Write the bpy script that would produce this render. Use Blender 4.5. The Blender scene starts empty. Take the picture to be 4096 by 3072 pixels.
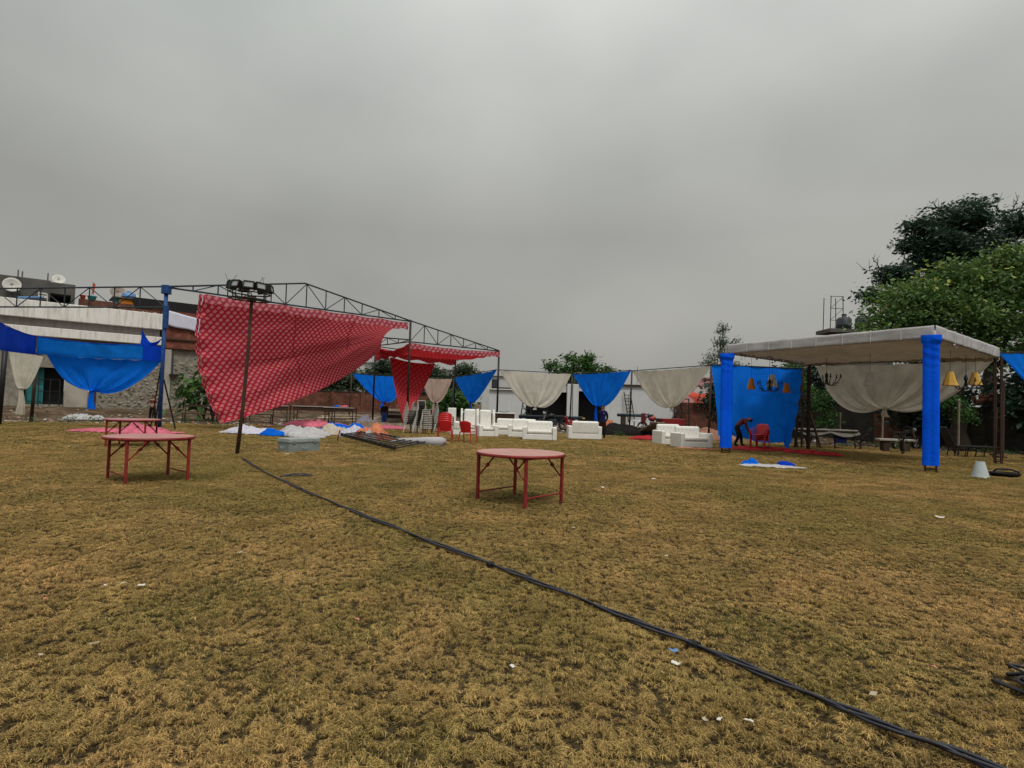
import bpy, math, random
import numpy as np
from mathutils import Vector, Matrix, noise

# ------------------------------------------------------------------ camera
sc = bpy.context.scene
R = math.radians
cam_d = bpy.data.cameras.new('camera')
cam = bpy.data.objects.new('camera', cam_d)
sc.collection.objects.link(cam)
sc.camera = cam
cam_d.sensor_width = 36.0
cam_d.lens = 20.35
cam_d.clip_start = 0.05
cam_d.clip_end = 2000
PITCH, ROLL = R(2.04), R(1.75)
_f = Vector((0, math.cos(PITCH), math.sin(PITCH)))
_u0 = Vector((0, -math.sin(PITCH), math.cos(PITCH)))
_r = Vector((1, 0, 0)) * math.cos(ROLL) + _u0 * math.sin(ROLL)
_u = -Vector((1, 0, 0)) * math.sin(ROLL) + _u0 * math.cos(ROLL)
cam.matrix_world = Matrix(((_r.x, _u.x, -_f.x, 0), (_r.y, _u.y, -_f.y, 0), (_r.z, _u.z, -_f.z, 1.5), (0, 0, 0, 1)))

# ------------------------------------------------------------------ overcast sky, soft sun, exposure
SUN_EL, SUN_AZ = R(60), R(155)      # azimuth measured clockwise from +Y (veiled sun high behind the camera, a little to the right)
world = bpy.data.worlds.new('World')
sc.world = world
world.use_nodes = True
wn = world.node_tree
wn.nodes.clear()
w_out = wn.nodes.new('ShaderNodeOutputWorld')
w_bg = wn.nodes.new('ShaderNodeBackground')
w_sky = wn.nodes.new('ShaderNodeTexSky')
w_sky.sky_type = 'NISHITA'
w_sky.sun_disc = False
w_sky.sun_elevation = SUN_EL
w_sky.sun_rotation = SUN_AZ
w_sky.dust_density = 6.0
w_sky.air_density = 1.0
w_hs = wn.nodes.new('ShaderNodeHueSaturation')
w_hs.inputs['Saturation'].default_value = 0.10
w_tc = wn.nodes.new('ShaderNodeTexCoord')
w_map = wn.nodes.new('ShaderNodeMapping')
w_map.inputs['Scale'].default_value = (1.0, 1.0, 1.7)
w_map.inputs['Rotation'].default_value = (R(12), R(-14), R(25))
w_map.inputs['Location'].default_value = (-3.97, 7.49, 4.78)
w_no = wn.nodes.new('ShaderNodeTexNoise')
w_no.inputs['Scale'].default_value = 1.5
w_no.inputs['Detail'].default_value = 6.0
w_no.inputs['Roughness'].default_value = 0.42
w_cr = wn.nodes.new('ShaderNodeValToRGB')
w_cr.color_ramp.elements[0].position = 0.33
w_cr.color_ramp.elements[0].color = (2.95, 3.02, 2.84, 1)
w_cr.color_ramp.elements[1].position = 0.68
w_cr.color_ramp.elements[1].color = (4.65, 4.62, 4.38, 1)
w_mx = wn.nodes.new('ShaderNodeMix')
w_mx.data_type = 'RGBA'
w_mx.inputs[0].default_value = 0.86      # share of the cloud layer in front of the clear sky
# an overcast dome is brighter overhead than near the horizon
w_sep = wn.nodes.new('ShaderNodeSeparateXYZ')
w_el = wn.nodes.new('ShaderNodeValToRGB')
_e = w_el.color_ramp.elements
_e[0].position, _e[0].color = 0.0, (0.385, 0.379, 0.370, 1)
_e[1].position, _e[1].color = 1.0, (1.40, 1.40, 1.38, 1)
for _p, _c in ((0.28, (0.402, 0.402, 0.397, 1)), (0.58, (0.78, 0.80, 0.805, 1))):
    _q = _e.new(_p); _q.color = _c
w_mul = wn.nodes.new('ShaderNodeMix')
w_mul.data_type = 'RGBA'; w_mul.blend_type = 'MULTIPLY'; w_mul.inputs[0].default_value = 1.0
wn.links.new(w_tc.outputs['Generated'], w_sep.inputs[0])
wn.links.new(w_sep.outputs['Z'], w_el.inputs[0])
wn.links.new(w_tc.outputs['Generated'], w_map.inputs['Vector'])
wn.links.new(w_map.outputs[0], w_no.inputs['Vector'])
wn.links.new(w_no.outputs['Fac'], w_cr.inputs[0])
wn.links.new(w_sky.outputs[0], w_hs.inputs['Color'])
wn.links.new(w_hs.outputs[0], w_mx.inputs[6])
wn.links.new(w_cr.outputs[0], w_mul.inputs[6])
wn.links.new(w_el.outputs[0], w_mul.inputs[7])
w_x2 = wn.nodes.new('ShaderNodeVectorMath'); w_x2.operation = 'SCALE'; w_x2.inputs['Scale'].default_value = 2.0
wn.links.new(w_mul.outputs[2], w_x2.inputs[0])
wn.links.new(w_x2.outputs[0], w_mx.inputs[7])
wn.links.new(w_mx.outputs[2], w_bg.inputs['Color'])
w_bg.inputs['Strength'].default_value = 0.10
wn.links.new(w_bg.outputs[0], w_out.inputs['Surface'])

sun_d = bpy.data.lights.new('sun', 'SUN')
sun_d.energy = 1.5
sun_d.angle = R(12)
sun_d.color = (1.0, 0.96, 0.90)
sun = bpy.data.objects.new('sun', sun_d)
sc.collection.objects.link(sun)
_sd = Vector((math.sin(SUN_AZ) * math.cos(SUN_EL), math.cos(SUN_AZ) * math.cos(SUN_EL), math.sin(SUN_EL)))
sun.rotation_euler = (-_sd).to_track_quat('-Z', 'Y').to_euler()

sc.view_settings.view_transform = 'Standard'
sc.view_settings.look = 'None'
sc.view_settings.exposure = 0.22
sc.view_settings.gamma = 1.0
sc.view_settings.use_curve_mapping = False
sc.render.engine = 'CYCLES'
sc.cycles.max_bounces = 6
sc.cycles.diffuse_bounces = 3
sc.cycles.transparent_max_bounces = 6
sc.cycles.use_denoising = True

# ------------------------------------------------------------------ helpers
COL = sc.collection
rnd = random.Random(7)
PI = math.pi

class MB:
    """collects shapes; build() links them as one mesh object"""
    def __init__(self):
        self.v, self.f, self.uv = [], [], {}
    def add(self, vs, fs):
        o = len(self.v)
        self.v += [tuple(p) for p in vs]
        self.f += [tuple(i + o for i in f) for f in fs]
        return self
    def box(self, c, s, rz=0.0, rx=0.0, ry=0.0):
        m = Matrix.Translation(c) @ Matrix.Rotation(rz, 4, 'Z') @ Matrix.Rotation(ry, 4, 'Y') @ Matrix.Rotation(rx, 4, 'X')
        h = [x / 2 for x in s]
        vs = [m @ Vector((a * h[0], b * h[1], c2 * h[2])) for a in (-1, 1) for b in (-1, 1) for c2 in (-1, 1)]
        return self.add(vs, [(0, 1, 3, 2), (4, 6, 7, 5), (0, 4, 5, 1), (2, 3, 7, 6), (0, 2, 6, 4), (1, 5, 7, 3)])
    def tube(self, pts, r, n=6, cap=True, flat=1.0):
        pts = [Vector(p) for p in pts]
        rs = r if isinstance(r, (list, tuple)) else [r] * len(pts)
        prev = None
        vs, fs = [], []
        for i, p in enumerate(pts):
            t = (pts[min(i + 1, len(pts) - 1)] - pts[max(i - 1, 0)])
            t = t.normalized() if t.length > 1e-9 else Vector((0, 0, 1))
            if prev is None:
                a = Vector((0, 0, 1)) if abs(t.z) < 0.9 else Vector((1, 0, 0))
                x = t.cross(a).normalized()
            else:
                x = (prev - t * prev.dot(t)).normalized()
            y = t.cross(x)
            prev = x
            for k in range(n):
                an = 2 * PI * (k + 0.5) / n
                vs.append(p + (x * math.cos(an) + y * math.sin(an) * flat) * rs[i])
        for i in range(len(pts) - 1):
            for k in range(n):
                k2 = (k + 1) % n
                fs.append((i * n + k, i * n + k2, (i + 1) * n + k2, (i + 1) * n + k))
        if cap:
            fs.append(tuple(reversed(range(n))))
            fs.append(tuple((len(pts) - 1) * n + k for k in range(n)))
        return self.add(vs, fs)
    def lathe(self, prof, n=16, c=(0, 0, 0), cap=True):
        vs, fs = [], []
        for r, z in prof:
            for k in range(n):
                a = 2 * PI * k / n
                vs.append((c[0] + r * math.cos(a), c[1] + r * math.sin(a), c[2] + z))
        for i in range(len(prof) - 1):
            for k in range(n):
                k2 = (k + 1) % n
                fs.append((i * n + k, i * n + k2, (i + 1) * n + k2, (i + 1) * n + k))
        if cap:
            fs.append(tuple(reversed(range(n))))
            fs.append(tuple((len(prof) - 1) * n + k for k in range(n)))
        return self.add(vs, fs)
    def grid(self, nu, nv, fn, su=1.0, sv=1.0):
        o = len(self.v)
        vs = []
        for j in range(nv + 1):
            for i in range(nu + 1):
                p = fn(i / nu, j / nv)
                self.uv[o + len(vs)] = (i / nu * su, j / nv * sv)
                vs.append(p)
        fs = [(j * (nu + 1) + i, j * (nu + 1) + i + 1, (j + 1) * (nu + 1) + i + 1, (j + 1) * (nu + 1) + i) for j in range(nv) for i in range(nu)]
        return self.add(vs, fs)
    def prism(self, poly, y0, y1):
        """polygon in local x,z extruded along y"""
        n = len(poly)
        vs = [(x, y0, z) for x, z in poly] + [(x, y1, z) for x, z in poly]
        fs = [tuple(range(n)), tuple(reversed(range(n, 2 * n)))]
        fs += [(k, k + n, (k + 1) % n + n, (k + 1) % n) for k in range(n)]
        return self.add(vs, fs)
    def mesh(self, name, mat=None, smooth=False):
        me = bpy.data.meshes.new(name)
        me.from_pydata(self.v, [], self.f)
        if self.uv:
            l = me.uv_layers.new(name='UVMap')
            vi = np.empty(len(me.loops), dtype=np.int32)
            me.loops.foreach_get('vertex_index', vi)
            a = np.array([self.uv.get(i, (0, 0)) for i in range(len(self.v))], dtype=np.float32)
            l.data.foreach_set('uv', a[vi].ravel())
        if mat: me.materials.append(mat)
        if smooth: me.polygons.foreach_set('use_smooth', [True] * len(me.polygons))
        me.update()
        return me
    def build(self, name, mat=None, parent=None, smooth=False, bevel=0.0, solid=0.0, seg=2):
        o = bpy.data.objects.new(name, self.mesh(name, mat, smooth))
        COL.objects.link(o)
        if parent is not None: o.parent = parent
        if solid:
            s = o.modifiers.new('solid', 'SOLIDIFY'); s.thickness = solid; s.offset = 0
        if bevel:
            b = o.modifiers.new('bevel', 'BEVEL'); b.width = bevel; b.segments = seg; b.limit_method = 'ANGLE'
        return o

def tag(o, label=None, cat=None, group=None, kind=None):
    if label: o['label'] = label
    if cat: o['category'] = cat
    if group: o['group'] = group
    if kind: o['kind'] = kind
    return o
def thing(name, label, cat, loc=(0, 0, 0), rz=0.0, group=None):
    o = bpy.data.objects.new(name, None)
    o.empty_display_size = 0.1
    COL.objects.link(o)
    o.location = loc
    o.rotation_euler = (0, 0, rz)
    return tag(o, label, cat, group)
def copy_tree(o, parent=None):
    c = o.copy(); COL.objects.link(c); c.parent = parent
    for ch in o.children: copy_tree(ch, c)
    return c
def inst(name, mesh, parent, loc=(0, 0, 0), rot=(0, 0, 0), scale=(1, 1, 1)):
    o = bpy.data.objects.new(name, mesh); COL.objects.link(o)
    o.parent = parent; o.location = loc; o.rotation_euler = rot; o.scale = scale
    return o
def lerp(a, b, t): return Vector(a) * (1 - t) + Vector(b) * t
def sstep(a, b, x):
    t = min(1, max(0, (x - a) / (b - a))); return t * t * (3 - 2 * t)
def nz(x, y=0.0, z=0.0): return noise.noise(Vector((x, y, z)))

# ------------------------------------------------------------------ materials
class NT:
    def __init__(self, name):
        self.m = bpy.data.materials.new(name); self.m.use_nodes = True
        self.t = self.m.node_tree; self.t.nodes.clear()
        self.out = self.n('ShaderNodeOutputMaterial')
    def n(self, t, **kw):
        x = self.t.nodes.new(t)
        for k, v in kw.items(): setattr(x, k, v)
        return x
    def l(self, a, b): self.t.links.new(a, b)
    def s(self, inp, v):
        if isinstance(v, bpy.types.NodeSocket): self.l(v, inp)
        elif v is not None: inp.default_value = v
    def math(self, op, a, b=None, c=None):
        x = self.n('ShaderNodeMath', operation=op)
        self.s(x.inputs[0], a); self.s(x.inputs[1], b)
        if c is not None: self.s(x.inputs[2], c)
        return x.outputs[0]
    def noise(self, scale, detail=3.0, rough=0.55, vec=None, dist=0.0):
        x = self.n('ShaderNodeTexNoise')
        x.inputs['Scale'].default_value = scale; x.inputs['Detail'].default_value = detail
        x.inputs['Roughness'].default_value = rough; x.inputs['Distortion'].default_value = dist
        if vec is not None: self.l(vec, x.inputs['Vector'])
        return x.outputs['Fac']
    def ramp(self, fac, stops):
        x = self.n('ShaderNodeValToRGB'); e = x.color_ramp.elements
        while len(e) < len(stops): e.new(0.5)
        for q, (p, c) in zip(e, stops): q.position = p; q.color = (*c, 1) if len(c) == 3 else c
        self.l(fac, x.inputs[0]); return x.outputs[0]
    def mix(self, fac, a, b, mode='MIX'):
        x = self.n('ShaderNodeMix', data_type='RGBA', blend_type=mode)
        self.s(x.inputs[0], fac)
        self.s(x.inputs[6], (*a, 1) if isinstance(a, tuple) and len(a) == 3 else a)
        self.s(x.inputs[7], (*b, 1) if isinstance(b, tuple) and len(b) == 3 else b)
        return x.outputs[2]
    def coord(self, which='Object'): return self.n('ShaderNodeTexCoord').outputs[which]
    def pos(self): return self.n('ShaderNodeNewGeometry').outputs['Position']
    def bsdf(self, col, rough=0.8, metal=0.0, spec=0.3, normal=None, trans=0.0):
        b = self.n('ShaderNodeBsdfPrincipled')
        self.s(b.inputs['Base Color'], (*col, 1) if isinstance(col, tuple) and len(col) == 3 else col)
        self.s(b.inputs['Roughness'], rough); self.s(b.inputs['Metallic'], metal)
        self.s(b.inputs['Specular IOR Level'], spec)
        if normal is not None: self.l(normal, b.inputs['Normal'])
        sh = b.outputs[0]
        if trans:
            tr = self.n('ShaderNodeBsdfTranslucent')
            self.s(tr.inputs['Color'], (*col, 1) if isinstance(col, tuple) and len(col) == 3 else col)
            mx = self.n('ShaderNodeMixShader'); mx.inputs[0].default_value = trans
            self.l(sh, mx.inputs[1]); self.l(tr.outputs[0], mx.inputs[2]); sh = mx.outputs[0]
        self.l(sh, self.out.inputs['Surface'])
        return self.m
    def bump(self, h, strength=0.3, dist=0.02):
        x = self.n('ShaderNodeBump'); x.inputs['Strength'].default_value = strength; x.inputs['Distance'].default_value = dist
        self.l(h, x.inputs['Height']); return x.outputs[0]

def mat(name, col, rough=0.75, var=0.18, scale=6.0, col2=None, bump=0.0, bscale=40.0, metal=0.0, spec=0.3, trans=0.0, dirt=0.0, dirtcol=(0.09, 0.07, 0.05)):
    t = NT(name); c = t.coord()
    a = tuple(max(0, x * (1 - var)) for x in col); b = col2 or tuple(min(1, x * (1 + var)) for x in col)
    k = t.mix(t.ramp(t.noise(scale, 4, 0.6, c), [(0.32, (0, 0, 0)), (0.68, (1, 1, 1))]), a, b)
    if dirt:
        d = t.ramp(t.noise(scale * 0.55, 5, 0.7, c, 0.6), [(0.5, (0, 0, 0)), (0.72, (1, 1, 1))])
        k = t.mix(t.math('MULTIPLY', d, dirt), k, dirtcol)
    nm = t.bump(t.noise(bscale, 3, 0.6, c), bump, 0.01) if bump else None
    return t.bsdf(k, rough, metal, spec, nm, trans)

def fabric(name, col, trans=0.3, var=0.2, rough=0.85, weave=0.4):
    t = NT(name); c = t.coord()
    a = tuple(x * (1 - var) for x in col); b = tuple(min(1, x * (1 + var)) for x in col)
    k = t.mix(t.ramp(t.noise(1.3, 6, 0.7, c, 0.5), [(0.3, (0, 0, 0)), (0.7, (1, 1, 1))]), a, b)
    nm = t.bump(t.noise(14, 4, 0.6, c, 0.4), weave, 0.03)
    return t.bsdf(k, rough, 0, 0.08, nm, trans)

M = {}
M['blue_cloth'] = fabric('blue_cloth', (0.005, 0.18, 0.93), 0.45, var=0.25)
M['blue_wrap'] = fabric('blue_wrap', (0.002, 0.105, 0.93), 0.05)
M['blue_deep'] = fabric('blue_deep', (0.003, 0.05, 0.52), 0.25)
M['blue_net'] = fabric('blue_net', (0.005, 0.16, 0.60), 0.35)
M['cream_cloth'] = fabric('cream_cloth', (0.68, 0.635, 0.54), 0.45)
M['pink_cream'] = fabric('pink_cream', (0.50, 0.36, 0.30), 0.35)
M['white_cloth'] = fabric('white_cloth', (0.62, 0.61, 0.62), 0.42)
M['lilac_cloth'] = fabric('lilac_cloth', (0.55, 0.54, 0.62), 0.15)
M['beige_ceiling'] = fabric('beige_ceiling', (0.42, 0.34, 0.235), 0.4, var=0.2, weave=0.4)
M['pink_cloth'] = fabric('pink_cloth', (0.55, 0.14, 0.20), 0.1, var=0.4)
M['orange_cloth'] = fabric('orange_cloth', (0.55, 0.20, 0.11), 0.1, var=0.45)
M['red_carpet'] = fabric('red_carpet', (0.52, 0.06, 0.045), 0.0, var=0.15)
M['dark_red_cloth'] = fabric('dark_red_cloth', (0.33, 0.025, 0.03), 0.0, var=0.3)
M['tarp_brown'] = fabric('tarp_brown', (0.20, 0.15, 0.11), 0.0, var=0.4)
M['red_tarp'] = fabric('red_tarp', (0.50, 0.07, 0.04), 0.1)
M['steel_blue'] = mat('steel_blue', (0.012, 0.06, 0.20), 0.5, 0.3, 9, dirt=0.35, dirtcol=(0.02, 0.03, 0.05))
M['steel_dark'] = mat('steel_dark', (0.022, 0.035, 0.045), 0.55, 0.4, 9, dirt=0.4, dirtcol=(0.03, 0.02, 0.015))
M['steel_black'] = mat('steel_black', (0.012, 0.012, 0.013), 0.5, 0.3)
M['rust'] = mat('rust', (0.055, 0.028, 0.018), 0.8, 0.35, 14, dirt=0.5, dirtcol=(0.02, 0.014, 0.01))
M['table_red'] = mat('table_red', (0.22, 0.022, 0.02), 0.5, 0.3, 10, dirt=0.6, dirtcol=(0.07, 0.02, 0.015))
M['table_top'] = mat('table_top', (0.45, 0.20, 0.165), 0.32, 0.14, 3.5, dirt=0.5, dirtcol=(0.58, 0.36, 0.31), spec=0.5)
M['white_leather'] = mat('white_leather', (0.72, 0.71, 0.66), 0.45, 0.05, 4, bump=0.08, bscale=60, dirt=0.18, dirtcol=(0.5, 0.46, 0.38))
M['cushion'] = mat('cushion', (0.60, 0.58, 0.53), 0.5, 0.06, 4, dirt=0.2, dirtcol=(0.42, 0.39, 0.32))
M['button'] = mat('button', (0.40, 0.38, 0.34), 0.5, 0.05)
M['red_plastic'] = mat('red_plastic', (0.50, 0.012, 0.014), 0.36, 0.12, 3, spec=0.5)
M['trunk_grey'] = mat('trunk_grey', (0.22, 0.26, 0.25), 0.5, 0.15, 5, metal=0.2, dirt=0.3, dirtcol=(0.12, 0.13, 0.11), bump=0.1, bscale=12)
M['trunk_lid'] = mat('trunk_lid', (0.33, 0.38, 0.37), 0.42, 0.12, 5, metal=0.2, dirt=0.2)
M['chrome'] = mat('chrome', (0.5, 0.5, 0.5), 0.3, 0.1, metal=0.9)
M['cable'] = mat('cable', (0.010, 0.011, 0.020), 0.3, 0.3, 30, spec=0.6)
M['white_paint'] = mat('white_paint', (0.62, 0.62, 0.60), 0.6, 0.06, 5, dirt=0.2, dirtcol=(0.35, 0.33, 0.3))
M['chair_white'] = mat('chair_white', (0.52, 0.50, 0.45), 0.5, 0.08, 5)
M['chair_dark'] = mat('chair_dark', (0.018, 0.016, 0.015), 0.7, 0.2)
M['wood_dark'] = mat('wood_dark', (0.045, 0.026, 0.016), 0.75, 0.4, 5, bump=0.2)
M['wood_plank'] = mat('wood_plank', (0.22, 0.17, 0.12), 0.8, 0.3, 6, bump=0.3, bscale=20)
M['wood_pale'] = mat('wood_pale', (0.40, 0.33, 0.24), 0.8, 0.3, 6)
M['wall_black'] = mat('wall_black', (0.035, 0.032, 0.028), 0.95, 0.4, 1.0, bump=0.4, bscale=9, dirt=0.5, dirtcol=(0.085, 0.06, 0.035))
M['bark'] = mat('bark', (0.045, 0.034, 0.026), 0.9, 0.35, 8, bump=0.5, bscale=18)
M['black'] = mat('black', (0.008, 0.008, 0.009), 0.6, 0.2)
M['rubber'] = mat('rubber', (0.015, 0.015, 0.016), 0.7, 0.2)
M['glass_lamp'] = mat('glass_lamp', (0.30, 0.31, 0.31), 0.15, 0.1, spec=0.6)
M['lamp_green'] = mat('lamp_green', (0.03, 0.07, 0.055), 0.5, 0.3)
M['shade_orange'] = fabric('shade_orange', (0.72, 0.30, 0.05), 0.35, weave=0.05)
M['shade_yellow'] = fabric('shade_yellow', (0.78, 0.50, 0.12), 0.35, weave=0.05)
M['shade_white'] = fabric('shade_white', (0.88, 0.87, 0.82), 0.45, weave=0.05)
M['shade_grey'] = fabric('shade_grey', (0.50, 0.56, 0.56), 0.15, weave=0.05)
M['teal'] = mat('teal', (0.03, 0.20, 0.20), 0.7, 0.25, 3, dirt=0.35, dirtcol=(0.05, 0.09, 0.09))
M['plaster'] = mat('plaster', (0.36, 0.33, 0.28), 0.9, 0.15, 1.2, bump=0.25, bscale=9, dirt=0.55, dirtcol=(0.16, 0.135, 0.11))
_t = NT('stone'); _c = _t.coord()
_oi = _t.n('ShaderNodeObjectInfo').outputs['Random']
_k = _t.ramp(_oi, [(0.0, (0.16, 0.14, 0.11)), (0.4, (0.28, 0.26, 0.21)), (0.75, (0.40, 0.36, 0.28)), (1.0, (0.30, 0.20, 0.14))])
_k = _t.mix(_t.math('MULTIPLY', _t.noise(2.0, 4, 0.6, _c), 0.6), _k, (0.13, 0.11, 0.085))
M['stone'] = _t.bsdf(_k, 0.9, 0, 0.2, _t.bump(_t.noise(3, 4, 0.6, _c), 0.4, 0.1))
M['mortar'] = mat('mortar', (0.23, 0.21, 0.17), 0.95, 0.3, 4, bump=0.5, bscale=20)
M['concrete_grey'] = mat('concrete_grey', (0.10, 0.095, 0.086), 0.9, 0.25, 0.8, bump=0.3, bscale=8, dirt=0.5, dirtcol=(0.05, 0.047, 0.043))
M['lavender'] = mat('lavender', (0.58, 0.58, 0.68), 0.6, 0.07, 1.5, dirt=0.2, dirtcol=(0.3, 0.29, 0.32))
M['sheet_blue'] = mat('sheet_blue', (0.10, 0.22, 0.42), 0.5, 0.2)
M['tank_black'] = mat('tank_black', (0.035, 0.038, 0.045), 0.5, 0.2, 3)
M['dish'] = mat('dish', (0.50, 0.49, 0.45), 0.5, 0.1, 3)
M['dish_rust'] = mat('dish_rust', (0.27, 0.22, 0.18), 0.7, 0.25, 4)
M['skin'] = mat('skin', (0.22, 0.105, 0.065), 0.6, 0.1)
M['hair'] = mat('hair', (0.008, 0.007, 0.006), 0.6, 0.2)
M['navy'] = fabric('navy', (0.010, 0.013, 0.055), 0.0)
M['dark_cloth'] = fabric('dark_cloth', (0.014, 0.012, 0.013), 0.0)
M['jeans'] = fabric('jeans', (0.02, 0.06, 0.22), 0.0)
M['maroon'] = fabric('maroon', (0.13, 0.032, 0.028), 0.0)
M['pink_wall'] = mat('pink_wall', (0.50, 0.25, 0.26), 0.85, 0.1, 1)
M['far_white'] = mat('far_white', (0.48, 0.49, 0.48), 0.8, 0.08, 1)
M['paper'] = mat('paper', (0.56, 0.54, 0.48), 0.8, 0.1, 20)
M['paper_red'] = mat('paper_red', (0.60, 0.20, 0.15), 0.8, 0.2, 20)
M['rubble'] = mat('rubble', (0.30, 0.13, 0.09), 0.9, 0.4, 3)
M['boulder'] = mat('boulder', (0.13, 0.12, 0.10), 0.9, 0.3, 4, bump=0.4, bscale=12)
M['moto_red'] = mat('moto_red', (0.20, 0.018, 0.018), 0.4, 0.2)
M['blanket'] = fabric('blanket', (0.30, 0.16, 0.11), 0.0, var=0.3)

def weathered(name, base, streak, dens=0.6):
    """whitewash with dark rain streaks that run down from the top edge"""
    t = NT(name); c = t.coord()
    mp = t.n('ShaderNodeMapping'); mp.inputs['Scale'].default_value = (3.2, 3.2, 0.35); t.l(c, mp.inputs['Vector'])
    s = t.ramp(t.noise(1.6, 5, 0.65, mp.outputs[0]), [(0.46, (0, 0, 0)), (0.74, (1, 1, 1))])
    b = t.ramp(t.noise(0.5, 4, 0.6, c), [(0.35, (0, 0, 0)), (0.7, (1, 1, 1))])
    k = t.mix(t.math('MULTIPLY', s, dens), base, streak)
    k = t.mix(t.math('MULTIPLY', b, 0.30), k, tuple(x * 0.72 for x in base))
    return t.bsdf(k, 0.85, 0, 0.2, t.bump(t.noise(12, 4, 0.6, c), 0.15, 0.02))
M['whitewash'] = weathered('whitewash', (0.80, 0.78, 0.73), (0.30, 0.25, 0.21), 0.75)
M['greywash'] = weathered('greywash', (0.36, 0.33, 0.315), (0.13, 0.12, 0.11))
M['white_wall'] = weathered('white_wall', (0.58, 0.59, 0.59), (0.40, 0.40, 0.39), 0.35)

def bricks(name, c1, c2, mortar, scale=1.0, dark=0.4):
    t = NT(name); c = t.coord()
    mp = t.n('ShaderNodeMapping'); mp.inputs['Rotation'].default_value = (R(90), 0, 0); t.l(c, mp.inputs['Vector'])
    b = t.n('ShaderNodeTexBrick'); t.l(mp.outputs[0], b.inputs['Vector'])
    b.inputs['Scale'].default_value = scale; b.inputs['Brick Width'].default_value = 0.24; b.inputs['Row Height'].default_value = 0.085
    b.inputs['Mortar Size'].default_value = 0.012
    for i, v in (('Color1', c1), ('Color2', c2), ('Mortar', mortar)): b.inputs[i].default_value = (*v, 1)
    d = t.ramp(t.noise(0.9, 6, 0.72, c, 0.5), [(0.42, (0, 0, 0)), (0.66, (1, 1, 1))])
    k = t.mix(t.math('MULTIPLY', d, dark), b.outputs['Color'], tuple(x * 0.25 for x in c1))
    k = t.mix(t.math('MULTIPLY', t.ramp(t.noise(2.4, 5, 0.7, c), [(0.52, (0, 0, 0)), (0.68, (1, 1, 1))]), 0.55), k, tuple(min(1, x * 1.7 + 0.03) for x in c1))
    nm = t.bump(t.math('ADD', t.math('MULTIPLY', b.outputs['Fac'], -1.0), t.noise(7, 4, 0.7, c)), 0.6, 0.03)
    return t.bsdf(k, 0.9, 0, 0.2, nm)
M['brick'] = bricks('brick', (0.20, 0.065, 0.04), (0.13, 0.05, 0.033), (0.10, 0.07, 0.05), dark=0.7)
M['brick_red'] = bricks('brick_red', (0.24, 0.07, 0.042), (0.17, 0.055, 0.035), (0.14, 0.075, 0.05), dark=0.4)

def paisley(name, ground, ground2, motif, motif2, nu=1.0, trans=0.35):
    """red cloth printed with staggered leaf motifs; UVs are metres"""
    t = NT(name)
    uv = t.coord('UV')
    sx = t.n('ShaderNodeSeparateXYZ'); t.l(uv, sx.inputs[0])
    CX, CY = 0.275 * nu, 0.205 * nu
    y = t.math('DIVIDE', sx.outputs['Y'], CY)
    row = t.math('FLOOR', y)
    fy = t.math('SUBTRACT', t.math('SUBTRACT', y, row), 0.5)
    x = t.math('ADD', t.math('DIVIDE', sx.outputs['X'], CX), t.math('MULTIPLY', t.math('MODULO', row, 2.0), 0.5))
    fx = t.math('SUBTRACT', t.math('SUBTRACT', x, t.math('FLOOR', x)), 0.5)
    ax = t.math('ABSOLUTE', fx)
    # leaf outline: wide in the middle, pointed at the two ends
    ay = t.math('ADD', fy, t.math('MULTIPLY', fx, 0.35))
    hw = t.math('SUBTRACT', 0.315, t.math('MULTIPLY', t.math('POWER', t.math('ABSOLUTE', ay), 1.6), 0.95))
    inside = t.math('LESS_THAN', ax, hw)
    vary = t.noise(0.8, 3, 0.6, uv)
    g = t.mix(vary, ground, ground2)
    mo = t.mix(t.noise(3.0, 2, 0.5, uv), motif, motif2)
    k = t.mix(inside, g, mo)
    nm = t.bump(t.noise(3.2, 6, 0.65, uv, 0.8), 0.7, 0.12)
    return t.bsdf(k, 0.8, 0, 0.25, nm, trans)
M['paisley'] = paisley('paisley', (0.42, 0.008, 0.040), (0.56, 0.022, 0.085), (0.74, 0.27, 0.215), (0.62, 0.18, 0.165), nu=1.08)
M['paisley_band'] = paisley('paisley_band', (0.44, 0.05, 0.10), (0.48, 0.08, 0.13), (0.72, 0.32, 0.30), (0.62, 0.25, 0.25), nu=1.05)
M['paisley_rows'] = paisley('paisley_rows', (0.42, 0.012, 0.026), (0.50, 0.022, 0.04), (0.58, 0.10, 0.09), (0.50, 0.06, 0.06), nu=1.0)
M['red_ceiling'] = paisley('red_ceiling', (0.42, 0.010, 0.018), (0.48, 0.014, 0.022), (0.50, 0.05, 0.05), (0.46, 0.035, 0.035))

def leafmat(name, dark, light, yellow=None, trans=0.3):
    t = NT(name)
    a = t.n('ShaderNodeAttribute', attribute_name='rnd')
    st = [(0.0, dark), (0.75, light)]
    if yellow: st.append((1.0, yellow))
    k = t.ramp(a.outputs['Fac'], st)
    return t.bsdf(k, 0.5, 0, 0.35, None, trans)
M['leaf_dark'] = leafmat('leaf_dark', (0.012, 0.030, 0.022), (0.035, 0.075, 0.045))
M['leaf_mid'] = leafmat('leaf_mid', (0.018, 0.055, 0.010), (0.055, 0.14, 0.022), (0.10, 0.17, 0.03))
M['leaf_big'] = leafmat('leaf_big', (0.030, 0.075, 0.020), (0.13, 0.22, 0.06), (0.34, 0.36, 0.07))
M['leaf_olive'] = leafmat('leaf_olive', (0.022, 0.040, 0.020), (0.060, 0.095, 0.050), (0.10, 0.12, 0.07))

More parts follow.
